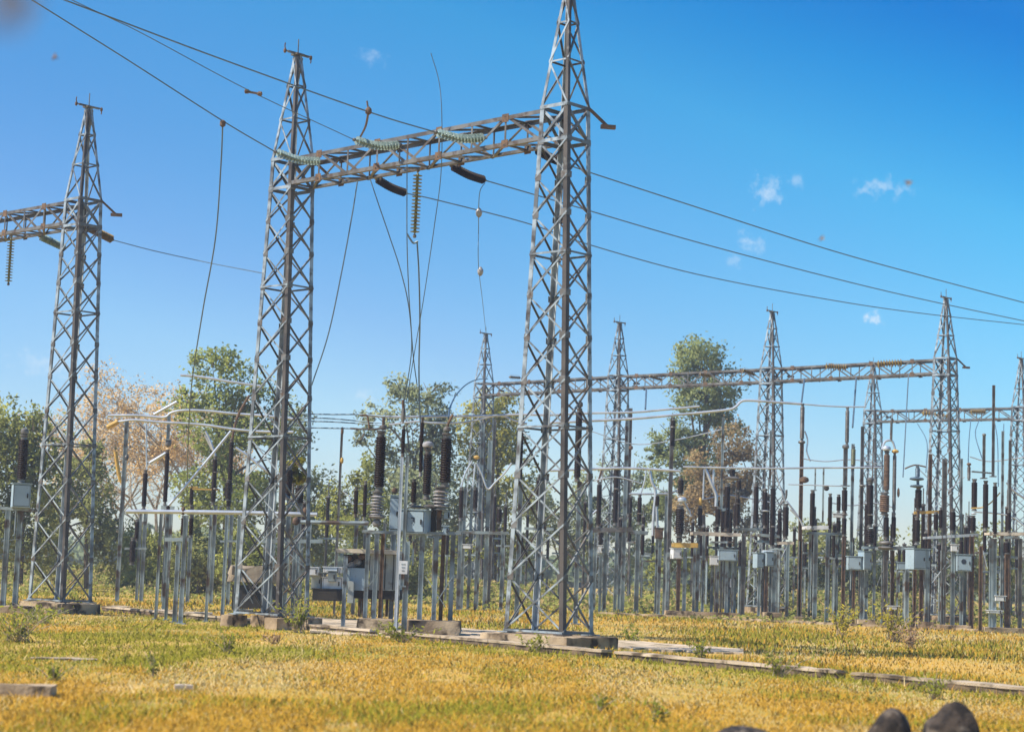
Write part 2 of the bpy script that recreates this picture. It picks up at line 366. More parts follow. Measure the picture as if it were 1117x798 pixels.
def block(name, label, cat, c, size, rz, m='concrete', amp=.02, group=None, sub=.22):
    mb = MB(); rough_block(mb, (c[0], c[1], c[2] + size[2] / 2 - .05), size, rz, random, amp, sub)
    o = mb.build(name, m, origin=c); return tag(o, label, cat, group)
KA = math.atan2(KD.y, KD.x)
def kerb_run(x0, x1, label, hgt=.20, wid=.28):
    hgt = .165
    def on(x):
        d = ray(x, 0); t = ((K0 - EYE).dot(KN)) / d.dot(KN); p = EYE + d * t; return Vector((p.x, p.y, 0))
    p, q = on(x0), on(x1); c = (p + q) / 2
    root = thing('concrete_kerb', label, 'kerb', c, 'lengths of the broken concrete kerb'); Lk = (q - p).length
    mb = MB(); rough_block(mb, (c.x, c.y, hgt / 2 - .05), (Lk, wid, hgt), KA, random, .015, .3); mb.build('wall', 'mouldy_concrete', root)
    mb = MB(); rough_block(mb, (c.x, c.y, hgt - .015), (Lk + .02, wid + .05, .06), KA, random, .02, .3); mb.build('top_strip', 'pale_kerb_concrete', root); return root  # paler, slightly wider strip along the top of the kerb wall
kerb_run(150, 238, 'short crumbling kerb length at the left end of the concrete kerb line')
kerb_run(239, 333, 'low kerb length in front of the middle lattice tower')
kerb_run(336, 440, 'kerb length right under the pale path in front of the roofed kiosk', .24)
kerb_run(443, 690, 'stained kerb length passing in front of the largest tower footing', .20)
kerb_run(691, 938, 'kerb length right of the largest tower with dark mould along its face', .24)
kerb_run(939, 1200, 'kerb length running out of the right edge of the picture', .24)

mb = MB(); PX_ = np.arange(338, 822, 11); vs = []
for x in PX_:
    a, b = gnd(x, np.interp(x, PATH_X, PATH_T) + random.uniform(-.5, .5), .05), gnd(x, np.interp(x, PATH_X, PATH_B) + random.uniform(-.7, .7), .05); vs += [b, a, b - Vector((0, 0, .12)), a - Vector((0, 0, .12))]
fs = []
for i in range(len(PX_) - 1):
    b = 4 * i; fs += [(b, b + 4, b + 5, b + 1), (b + 2, b + 6, b + 4, b), (b + 1, b + 5, b + 7, b + 3)]
fs += [(0, 1, 3, 2), (len(vs) - 4, len(vs) - 2, len(vs) - 1, len(vs) - 3)]
mb.add(vs, fs); tag(mb.build('path', 'path_concrete', smooth=False), 'pale concrete path running behind the kerb', 'path', kind='structure')

# ------------------------------------------------------------------ lattice towers
FZ = .36
T_H = at(621, -14, 48.7).z - FZ; Z_B0, Z_B1 = at(612, 155.5, 48.7).z - FZ, at(612, 118.5, 48.7).z - FZ          # beam bottom / top chord above the footing
PR = at(594, 688, 48.7); PM = at(297, 671, 55.8)
BU = PR - PM; BU.z = 0; SPAN = BU.length; BU.normalize(); BV = Vector((-BU.y, BU.x, 0))     # along the beam; away from the camera
A0, A1, B0, B1 = 1.97, .93, 1.16, .89
def half(z):
    t = min(z / Z_B1, 1); a, b = A0 + (A1 - A0) * t, B0 + (B1 - B0) * t
    if z > Z_B1:
        k = (z - Z_B1) / (T_H - Z_B1); a = A1 + (.17 - A1) * k; b = B1 + (.17 - B1) * k
    return a / 2, b / 2
def corner(su, sv, z):
    a, b = half(z); return BU * (su * a) + BV * (sv * b) + Vector((0, 0, z))
def brace(mb, p, q, nrm, off, w=.046, t=.012):
    p, q, nrm = Vector(p), Vector(q), Vector(nrm); d = (q - p).normalized(); side = d.cross(nrm).normalized()
    p = p + nrm * off; q = q + nrm * off
    mb.plate(p - side * w / 2, q - side * w / 2, side * w, nrm * t)
    mb.plate(p - side * w / 2 - nrm * w * .6, q - side * w / 2 - nrm * w * .6, side * t, nrm * (w * .6 - .002))
def make_tower(name, label):
    root = thing(name, label, 'lattice tower', (0, 0, 0), 'lattice towers')
    lw, lt = .132, .016
    levels = [0.06]; n = 11; r = .965; tot = sum(r ** i for i in range(n)); hh = (Z_B0 - .06) / tot
    for i in range(n): levels.append(levels[-1] + hh * r ** i)
    levels[-1] = Z_B0
    for su, sv in ((-1, -1), (1, -1), (1, 1), (-1, 1)):
        mb = MB()
        for z0, z1, ww in ((0, Z_B1, lw), (Z_B1, T_H - .02, .09)):
            p, q = corner(su, sv, z0), corner(su, sv, z1); iu, iv = BU * -su, BV * -sv
            mb.plate(p, q, iu * ww, iv * lt); mb.plate(p + iv * lt, q + iv * lt, iv * (ww - lt), iu * lt)
        for z in levels[1:]:
            c = corner(su, sv, z) + BV * sv * .005; mb.cur = 1
            mb.plate(c - BU * su * .20 - Vector((0, 0, .09)), c - BU * su * .20 + Vector((0, 0, .09)), BU * su * .20, BV * sv * .007)
            c = corner(su, sv, z) + BU * su * .005
            mb.plate(c - BV * sv * .17 - Vector((0, 0, .08)), c - BV * sv * .17 + Vector((0, 0, .08)), BV * sv * .17, BU * su * .007); mb.cur = 0
        mb.box(corner(su, sv, .015) - BU * su * .05 - BV * sv * .05, (.34, .34, .03), math.atan2(BU.y, BU.x))
        mb.build('leg', ['stained_leg' if (su, sv) == (1, -1) else 'lit_leg_steel' if (su, sv) == (-1, 1) else 'galvanised_steel', 'weathered_steel'], root, False)
    pk = [Z_B1 + (T_H - Z_B1) * k for k in (0, .38, .70, .97)]
    for nrm, c0, c1 in ((-BV, (-1, -1), (1, -1)), (BU, (1, -1), (1, 1)), (BV, (1, 1), (-1, 1)), (-BU, (-1, 1), (-1, -1))):
        mb = MB()
        for i in range(len(levels) - 1):
            a, b = levels[i], levels[i + 1]
            brace(mb, corner(*c0, a), corner(*c1, b), nrm, .004); brace(mb, corner(*c1, a), corner(*c0, b), nrm, -.030)
            if i in (0, 4, 8): brace(mb, corner(*c0, a), corner(*c1, a), nrm, .020, .05)
        for z in (Z_B0, Z_B1): brace(mb, corner(*c0, z), corner(*c1, z), nrm, .004, .09)
        brace(mb, corner(*c0, Z_B0), corner(*c1, Z_B1), nrm, -.03, .07); brace(mb, corner(*c1, Z_B0), corner(*c0, Z_B1), nrm, -.048, .07)
        for i in range(3):
            a, b = pk[i], pk[i + 1]
            p, q = (c0, c1) if i % 2 else (c1, c0)
            brace(mb, corner(*p, a), corner(*q, b), nrm, .003, .05); brace(mb, corner(*c0, b), corner(*c1, b), nrm, -.02, .045)
        mb.build('bracing', 'galvanised_steel' if nrm == -BV else 'brace_steel', root, False)  # lighter steel on the sunward face only, sunlight painted into the colour
    mb = MB(); mb.box((0, 0, T_H), (.30, .30, .05), math.atan2(BU.y, BU.x)); tp = Vector((0, 0, T_H + .03))
    mb.bar(tp - BV * .40, tp + BV * .42, .06, .06); mb.tube([tp, tp + Vector((0, 0, .45))], .018, 6)
    mb.build('cap', 'weathered_steel', root, False)
    for s_, rise in ((-1, .28), (1, -.22)):
        mb = MB(); e = tp + BV * .41 * s_; mb.tube(catmull([e, e + BV * s_ * .06 + Vector((0, 0, .02)), e + BV * s_ * .11 + Vector((0, 0, rise * .4)), e + BV * s_ * .10 + Vector((0, 0, rise * .8))], 5), .018, 6)
        mb.lathe(e + BV * s_ * .1, (0, 0, 1), [(.02, -.08), (.045, -.05), (.045, .03), (.02, .06)], 8)
        mb.build('earth_wire_clamp', 'rusty_iron', root)
    mb = MB(); c = corner(1, 1, Z_B1); e = c + BV * .38 + BU * .30 - Vector((0, 0, .42))
    mb.bar(c, e, .07, .07); mb.bar(e - BV * .15 - BU * .12, e + BV * .15 + BU * .12, .12, .10); mb.build('side_bracket', 'rusty_iron', root, False)
    return root
TOWER = make_tower('lattice_tower', 'tallest lattice tower its peak cut off by the top edge')
def place_tower(px, py, Yd, label, root=None):
    d = ray(px, py); Yd = (FZ + T_H - CAM_H) / (d.z / d.y); p = at(px, py, Yd); loc = Vector((p.x, Yd, FZ))
    if root is not None: root.location = loc; ORG[root.name] = loc; return root
    return copy_tree(TOWER, loc, label)
TR = place_tower(621, -14, 48.7, '', TOWER)
TM = place_tower(325, 60, 55.8, 'lattice tower carrying the left end of the large beam')
TL = place_tower(97, 117, 64.1, 'leftmost lattice tower standing behind the dark insulator at the left edge')
TL2 = copy_tree(TOWER, TL.location - BU * SPAN, 'lattice tower at the far end of the leftmost beam outside the picture')
def far_tower(px, py, label):
    d = ray(px, py); Yd = (FZ + T_H - CAM_H) / (d.z / d.y); return place_tower(px, py, Yd, label)
F1 = far_tower(530, 364, 'far lattice tower at the left end of the long distant beam')
F2 = far_tower(676, 352, 'far lattice tower just right of the tallest tower under the distant beam')
F3 = far_tower(842.5, 340, 'far lattice tower beside the tall eucalyptus under the distant beam')
F4 = far_tower(1032, 325, 'tall far lattice tower at the right end of the long distant beam')
G2 = far_tower(1114, 391, 'farthest lattice tower partly cut by the right edge')
G1 = copy_tree(TOWER, Vector((at(952.5, 409, 133).x, 133, FZ)), 'small farthest lattice tower between the two right far towers')
G3 = copy_tree(TOWER, G2.location + (G2.location - G1.location), 'lattice tower beyond the right edge of the picture')

def make_beam(P, Q, name, label):
    """box truss between two towers whose bases are P, Q"""
    P, Q = Vector(P), Vector(Q); d = (Q - P); d.normalize(); v = Vector((-d.y, d.x, 0)); L = (Q - P).length
    root = thing(name, label, 'lattice beam', P + d * .5 + Vector((0, 0, Z_B0)), 'lattice beams between the towers')
    s0, s1 = .47, L - .47; nb = 8; nodes = [s0 + (s1 - s0) * i / nb for i in range(nb + 1)]
    hb = B1 / 2 - .01; z0, z1 = Z_B0 + .05, Z_B1 - .03; pt = lambda s, sv, z: P + d * s + v * (sv * hb) + Vector((0, 0, z))
    for sv, z in ((-1, z0), (1, z0), (-1, z1), (1, z1)):
        mb = MB(); a, b = pt(s0, sv, z), pt(s1, sv, z); zz = Vector((0, 0, 1 if z == z0 else -1))
        mb.plate(a, b, zz * .11, v * -sv * .014); mb.plate(a + v * -sv * .014, b + v * -sv * .014, v * -sv * .095, zz * .014); mb.cur = 1
        for s in nodes[1:-1:2]:
            c = pt(s, sv, z) + v * sv * .004; mb.plate(c - d * .12 - zz * .05, c - d * .12 + zz * .17, d * .24, v * sv * .008)
        mb.build('chord', ['weathered_steel', 'rusty_iron'], root, False)
    for sv in (-1, 1):
        mb = MB()
        for i in range(nb + 1):
            brace(mb, pt(nodes[i], sv, z0), pt(nodes[i], sv, z1), v * sv, -.02, .06)
            if i < nb:
                if i % 2 == 0: brace(mb, pt(nodes[i], sv, z0), pt(nodes[i + 1], sv, z1), v * sv, -.034, .066)
                else: brace(mb, pt(nodes[i], sv, z1), pt(nodes[i + 1], sv, z0), v * sv, -.034, .066)
        mb.build('side_web', 'weathered_steel', root, False)
    for z, nz in ((z0, -1), (z1, 1)):
        mb = MB()
        for i in range(nb):
            a, b = (-1, 1) if i % 2 else (1, -1)
            brace(mb, pt(nodes[i], a, z), pt(nodes[i + 1], b, z), Vector((0, 0, nz)), -.02, .065); brace(mb, pt(nodes[i], -1, z), pt(nodes[i], 1, z), Vector((0, 0, nz)), -.036, .06)
        mb.build('plan_web', 'weathered_steel', root, False)
    return root
L = lambda t: Vector((t.location.x, t.location.y, FZ))
BEAM = make_beam(L(TM), L(TR), 'lattice_beam', 'large rusty lattice beam joining the middle tower to the tallest tower')
make_beam(L(TL2), L(TL), 'lattice_beam', 'lattice beam leaving the leftmost tower towards the left edge')
make_beam(L(F1), L(F2), 'lattice_beam', 'distant lattice beam passing behind the tallest tower')
make_beam(L(F2), L(F3), 'lattice_beam', 'distant lattice beam crossing in front of the eucalyptus crown')
make_beam(L(F3), L(F4), 'lattice_beam', 'distant lattice beam with two amber insulators ending at the tall far right tower')
make_beam(L(G1), L(G2), 'lattice_beam', 'farthest and lowest lattice beam crossing behind the tall far right tower')
make_beam(L(G2), L(G3), 'lattice_beam', 'lattice beam going out of the right edge from the farthest tower')
BA = math.atan2(BU.y, BU.x)
def footing(t, label, size=(2.7, 1.9)):
    c = L(t); return block('tower_footing', label, 'footing', (c.x, c.y, 0), (size[0], size[1], FZ + .03), BA, 'concrete', .02, 'concrete footings of the towers', .2)
footing(TR, 'large mould-stained concrete footing under the tallest tower', (3.1, 2.1))
for i, (su, sv) in enumerate(((-1, -1), (1, -1), (1, 1), (-1, 1))):
    c = L(TM) + BU * su * A0 / 2 + BV * sv * B0 / 2
    block('tower_footing', ['left near', 'dark front', 'right', 'left rear'][i] + ' concrete foot block under a leg of the middle tower', 'footing', (c.x, c.y, 0), (.6, .6, FZ + .03), BA, 'concrete', .02, 'concrete footings of the towers', .2)
footing(TL, 'long low concrete footing under the leftmost tower', (2.6, 1.6))
for t, w_ in ((F1, 'left end of the distant beam'), (F2, 'far tower right of the tallest one'), (F3, 'far tower beside the eucalyptus'), (F4, 'tall far right tower'), (G1, 'small farthest tower'), (G2, 'farthest tower at the right edge')):
    footing(t, 'concrete footing under the ' + w_, (2.4, 1.6))
footing(TL2, 'concrete footing under the tower outside the left edge', (2.4, 1.6)); footing(G3, 'concrete footing under the tower beyond the right edge', (2.4, 1.6))

# ------------------------------------------------------------------ insulators
def shed_profile(h, r, pitch=.07, core=.62):
    n = max(3, int(h / pitch)); p = h / n; pr = [(r * core, 0)]
    for i in range(n):
        z = i * p; pr += [(r * core, z + p * .12), (r, z + p * .30), (r * .98, z + p * .42), (r * core, z + p * .88)]
    pr.append((r * core, h)); return pr
def string(name, label, cat, pts, m, rad_, ndisc, group='insulator strings'):
    """a chain of discs along a 3D curve"""
    cv = catmull(pts, 10); Ls = [0]
    for a, b in zip(cv, cv[1:]): Ls.append(Ls[-1] + (b - a).length)
    T = Ls[-1]
    def ev(s):
        for i in range(len(cv) - 1):
            if Ls[i + 1] >= s - 1e-6: return cv[i].lerp(cv[i + 1], (s - Ls[i]) / max(1e-6, Ls[i + 1] - Ls[i]))
        return cv[-1]
    root = thing(name, label, cat, pts[0], group); mb = MB(); e = .07 * T
    for i in range(ndisc):
        s = e + (T - 2 * e) * (i + .5) / ndisc; p = ev(s); d = (ev(min(T, s + .03)) - ev(max(0, s - .03))).normalized(); q = (T - 2 * e) / ndisc
        mb.lathe(p - d * q * .45, d, [(rad_ * .28, 0), (rad_ * .34, q * .30), (rad_ * .55, q * .42), (rad_, q * .56), (rad_ * .97, q * .64), (rad_ * .4, q * .60), (rad_ * .28, q * .95)], 14)
    mb.tube(cv, .02, 6); mb.build('disc_stack', m, root)
    for p, d in ((cv[0], (cv[1] - cv[0]).normalized()), (cv[-1], (cv[-2] - cv[-1]).normalized())):
        mb = MB(); mb.lathe(p, d, [(.03, 0), (.05, .02), (.05, .07), (.03, .1)], 8); mb.build('end_fitting', 'weathered_steel', root)
    return root
def on_beam(x, sv, z):        # point on the near beam chord seen at pixel column x
    P = L(TM) + BV * (sv * B1 / 2) + Vector((0, 0, z)); n = BV
    d = ray(x, 160)
    p = EYE + d * ((P - EYE).dot(n) / d.dot(n)); return Vector((p.x, p.y, FZ + z))
LINES = []
def wire(name, label, cat, pts, r=.02, m='conductor_wire', k=8, group=None, n=6):
    mb = MB(); mb.tube(catmull(pts, k), r, n); return tag(mb.build(name, m, origin=pts[0]), label, cat, group)
# incoming phases (camera-left side of the beam)
def incoming(bx, by, lx, ly, pix, ls, lw_, lr=.017):
    a = on_beam(bx, -1, Z_B1 - .1); a = ray_plane(bx, by, a, BV); live = ray_plane(lx, ly, a, BU)
    mid = (a + live) / 2 - Vector((0, 0, .10))
    string('insulator_string', ls, 'insulator', [a, mid, live], 'glass_discs', .125, 14)
    pts = [live] + [ray_plane(x, y, live, BU) for x, y in pix]
    d = pts[-1] - pts[-2]; pts.append(pts[-1] + d * (14 / d.length)); pts.append(pts[-1] + d * (12 / d.length) + Vector((0, 0, .6)))
    wire('power_line', lw_, 'power line', pts, lr, group='overhead power lines'); return live
l1 = incoming(352, 176, 299, 165, [(243, 132), (140, 66), (38, 2)], 'pale green glass insulator string against the top of the middle tower', 'lower left power line ending at the middle tower with a long dropper hanging from it')
l2 = incoming(438, 158, 385, 152, [(270, 98), (150, 34), (78, 0)], 'sagging pale green glass string along the middle of the large beam', 'thin upper left power line carrying a small damper near its middle', .011)
l3 = incoming(531, 150, 474, 144, [(402, 122), (240, 64), (70, 0)], 'pale green glass string lying nearest the tallest tower on the large beam', 'thick upper left power line passing across the middle tower peak')
p = ray_plane(276, 100, l2, BU)
mb = MB(); mb.bar(p - Vector((.2, 0, .0)), p + Vector((.22, 0, -.06)), .05, .05); mb.lathe(p - Vector((.22, 0, 0)), (1, 0, 0), [(.03, 0), (.06, .02), (.06, .1), (.03, .12)], 8); mb.lathe(p + Vector((.12, 0, -.05)), (1, 0, 0), [(.03, 0), (.06, .02), (.06, .1), (.03, .12)], 8)
tag(mb.build('line_damper', 'rusty_iron', origin=p), 'small brown vibration damper clipped on the thin upper left line', 'damper')
p = ray_plane(402, 121, l3, BU); q = at(391, 153, 53)
mb = MB(); mb.tube(catmull([p, p.lerp(q, .5) + Vector((.06, 0, 0)), q], 6), .03, 6); mb.lathe(p - Vector((0, 0, .1)), (0, 0, 1), [(.03, 0), (.08, .04), (.08, .14), (.03, .2)], 8); mb.tube([p, p + Vector((-.05, 0, .25))], .025, 6)
tag(mb.build('jumper', 'rusty_iron', origin=p), 'rusty clamp with short jumper hanging from the thick line above the beam', 'clamp')
# outgoing phases
def outgoing(bx, by, lx, ly, pix, m, ls, lw_, r=.019):
    a = on_beam(bx, 1, Z_B0 + .04); a = ray_plane(bx, by, a, BV); live = ray_plane(lx, ly, a, BU)
    mid = (a + live) / 2 - Vector((0, 0, .05)); string('insulator_string', ls, 'insulator', [a, mid, live], m, .125, 14)
    pts = [live] + [ray_plane(x, y, live, BU) for x, y in pix]
    d = pts[-1] - pts[-2]; pts.append(pts[-1] + d * .6)
    wire('power_line', lw_, 'power line', pts, r, group='overhead power lines'); return live
o1 = outgoing(409, 194, 444, 211, [(480, 219), (575, 243.5), (640, 266), (760, 299), (900, 326), (1000, 341), (1117, 354)], 'brown_porcelain', 'brown insulator string under the large beam left of the hanging vertical string', 'lowest of the three power lines crossing the sky at right', .017)
o2 = outgoing(491, 180, 530, 197, [(575, 210), (640, 229), (760, 264), (900, 301), (1000, 325), (1117, 350)], 'brown_porcelain', 'brown insulator string under the large beam nearest the tallest tower', 'middle of the three power lines crossing the sky at right', .017)
o3 = outgoing(583, 162, 622, 180, [(640, 187), (760, 226), (900, 271), (1000, 299), (1117, 330)], 'brown_porcelain', 'brown insulator string seen through the tallest tower', 'highest of the three power lines crossing the sky at right', .017)
a = ray_plane(456, 184, on_beam(456, 0, Z_B0), BV); b = a - Vector((0, 0, 1.95)) + Vector((-.02, 0, 0))
string('insulator_string', 'olive glass string hanging straight down from the large beam', 'insulator', [a, b], 'olive_glass', .135, 17)
# left tower strings
a = ray_plane(94, 247, L(TL) + BV * .45, BV); b = ray_plane(124, 262, a, BU)
string('insulator_string', 'mustard brown insulator string on the right of the leftmost tower', 'insulator', [a, b], 'amber_discs', .15, 14)
wire('power_line', 'power line sloping from the leftmost tower to behind the middle tower', 'power line', [b] + [ray_plane(x, y, b, BU) for x, y in ((170, 274), (230, 287))] + [at(287, 298, TM.location.y)], .015, group='overhead power lines')
a = ray_plane(42, 257, L(TL) + BV * .45, BV); b = ray_plane(72, 271, a, BU)
string('insulator_string', 'pale green glass string sloping in to the leftmost tower', 'insulator', [a, b], 'glass_discs', .14, 13)
a = ray_plane(12.5, 256, L(TL), BV); b = a - Vector((-.0, 0, 1.8))
string('insulator_string', 'glass string hanging vertically at the left edge under the leftmost beam', 'insulator', [a, b], 'olive_glass', .135, 15)

def pxwire(label, pixY, r=.014, name='dropper_wire', cat='wire', m='conductor_wire', group='hanging dropper wires'):
    return wire(name, label, cat, [at(*p) for p in pixY], r, m, group=group)
c1 = ray_plane(243, 134, l1, BU)
wire('dropper_wire', 'long dropper wire hanging left of the middle tower from the incoming line', 'wire', [c1] + [at(*p) for p in ((241, 180, 54), (235, 260, 56), (221, 340, 60), (209, 420, 65), (205, 490, 70), (204.5, 532, 74))], .02, group='hanging dropper wires')
mb = MB(); mb.lathe(c1 - Vector((0, 0, .12)), (0, 0, 1), [(.03, 0), (.08, .04), (.08, .16), (.03, .2)], 8); tag(mb.build('wire_connector', 'rusty_iron', origin=c1), 'brown clamp where the long left dropper leaves its line', 'clamp')
pxwire('dropper curving down from the beam just right of the middle tower', [(390, 197, 54.5), (384, 235, 54.6), (372, 300, 55), (358, 365, 55.5), (340, 420, 56)], .02)
pxwire('dropper slanting from the left part of the beam to the dark breaker', [(404, 196, 54), (412, 220, 54), (425, 258, 54.5), (437, 295, 55), (446, 335, 56), (451, 390, 57), (455, 420, 57.5)], .017)
pxwire('straight dropper beside the vertical glass string', [(444, 180, 53), (444, 262, 53.5), (446, 320, 54.5), (449, 380, 56), (442, 430, 57), (440, 440, 57)], .016)
pxwire('whip-like loose wire rising above the beam then running down to the breaker', [(470, 58, 51), (479, 90, 51), (482, 130, 51), (481, 190, 52), (474, 245, 53), (463, 320, 55), (452, 385, 57), (443, 440, 57.5)], .013)
pxwire('thin dropper from the vertical glass string end to the porcelain breakers', [(455, 264, 53), (457, 300, 53.5), (458, 350, 55), (457, 400, 57), (458, 450, 57.5), (461, 500, 57.5), (466, 540, 57.5)], .022)
pxwire('beaded wire falling from the brown string end to the far tower peak', [(529, 199, 52), (523, 212, 52), (522, 250, 54), (522, 290, 56), (526, 325, 75), (530, 362, 100)], .011)
pxwire('arched cable rising from the right breaker to the distant beam', [(489, 455, 56), (491, 444, 58), (498, 430, 66), (509, 419, 82), (520, 414, 98), (532, 413, 113)], .028)
pxwire('short link between the vertical glass string and the straight dropper', [(456, 263, 53), (451, 265, 53), (447, 260, 53), (444, 255, 53)], .03)
for i, (x, y, Yd) in enumerate(((522.5, 232, 53), (524, 296, 57))):
    p = at(x, y, Yd); mb = MB(); mb.lathe(p - Vector((0, 0, .14)), (0, 0, 1), [(.02, 0), (.07, .05), (.09, .12), (.09, .18), (.05, .25), (.02, .28)], 10)
    tag(mb.build('wire_spacer', 'grey_porcelain', origin=p), ['upper', 'lower'][i] + ' small grey bead on the wire below the brown string', 'insulator')
for x0, y0, x1, y1, lab in ((705, 424, 704, 446, 'short drop wire under the distant beam left of the eucalyptus'), (877.5, 413, 874, 441, 'short drop wire under the distant beam right of the third far tower'), (934, 412, 930, 466, 'drop wire in the middle of the right distant beam'), (991, 408, 985, 520, 'long drop wire from the right end of the distant beam')):
    pxwire(lab, [(x0, y0, 101), ((x0 + x1) / 2, (y0 + y1) / 2, 99), (x1, y1, 97)], .045 if y1 < 470 else .03)
for xs_, lab in (((1001, 462, 1011, 482, 1010, 515), 'curved drop wire left of the tall far right tower'), ((1059, 458, 1057, 480, 1056, 508), 'drop wire right of the tall far right tower ending on an insulator'),
                 ((1068, 458, 1064, 474, 1073, 505), 'kinked drop wire under the farthest beam'), ((1084, 456, 1088, 480, 1089, 530), 'drop wire close to the right edge under the farthest beam'), ((1095, 462, 1094, 500, 1094, 560), 'rightmost drop wire with a yellow clamp at its top')):
    pxwire(lab, [(xs_[0], xs_[1], 122), (xs_[2], xs_[3], 112), (xs_[4], xs_[5], 98)], .025)
# amber strings lying along the distant beams
def small_string(x0, y0, x1, y1, Yd, label, m='amber_discs'):
    string('insulator_string', label, 'insulator', [at(x0, y0, Yd), at(x1, y1, Yd)], m, .20, 9)
small_string(707, 410, 722, 414, 107, 'amber string on the distant beam left of the eucalyptus')
small_string(762, 408, 776, 410, 104.5, 'amber string on the distant beam in front of the eucalyptus')
small_string(809, 403, 824, 409, 103, 'tilted amber string on the distant beam left of the third far tower')
small_string(898, 399, 925, 401, 99.5, 'long amber string at the middle of the right distant beam')
small_string(954, 397, 986, 395.5, 97, 'long amber string near the right end of the distant beam')
small_string(555, 411, 568, 412, 116, 'small amber string on the distant beam left of the tallest tower')
small_string(1003, 450, 1036, 454, 123, 'amber string on the farthest beam behind the tall far right tower')
small_string(1057, 449, 1076, 449, 121, 'amber string on the farthest beam right of the tall far right tower')

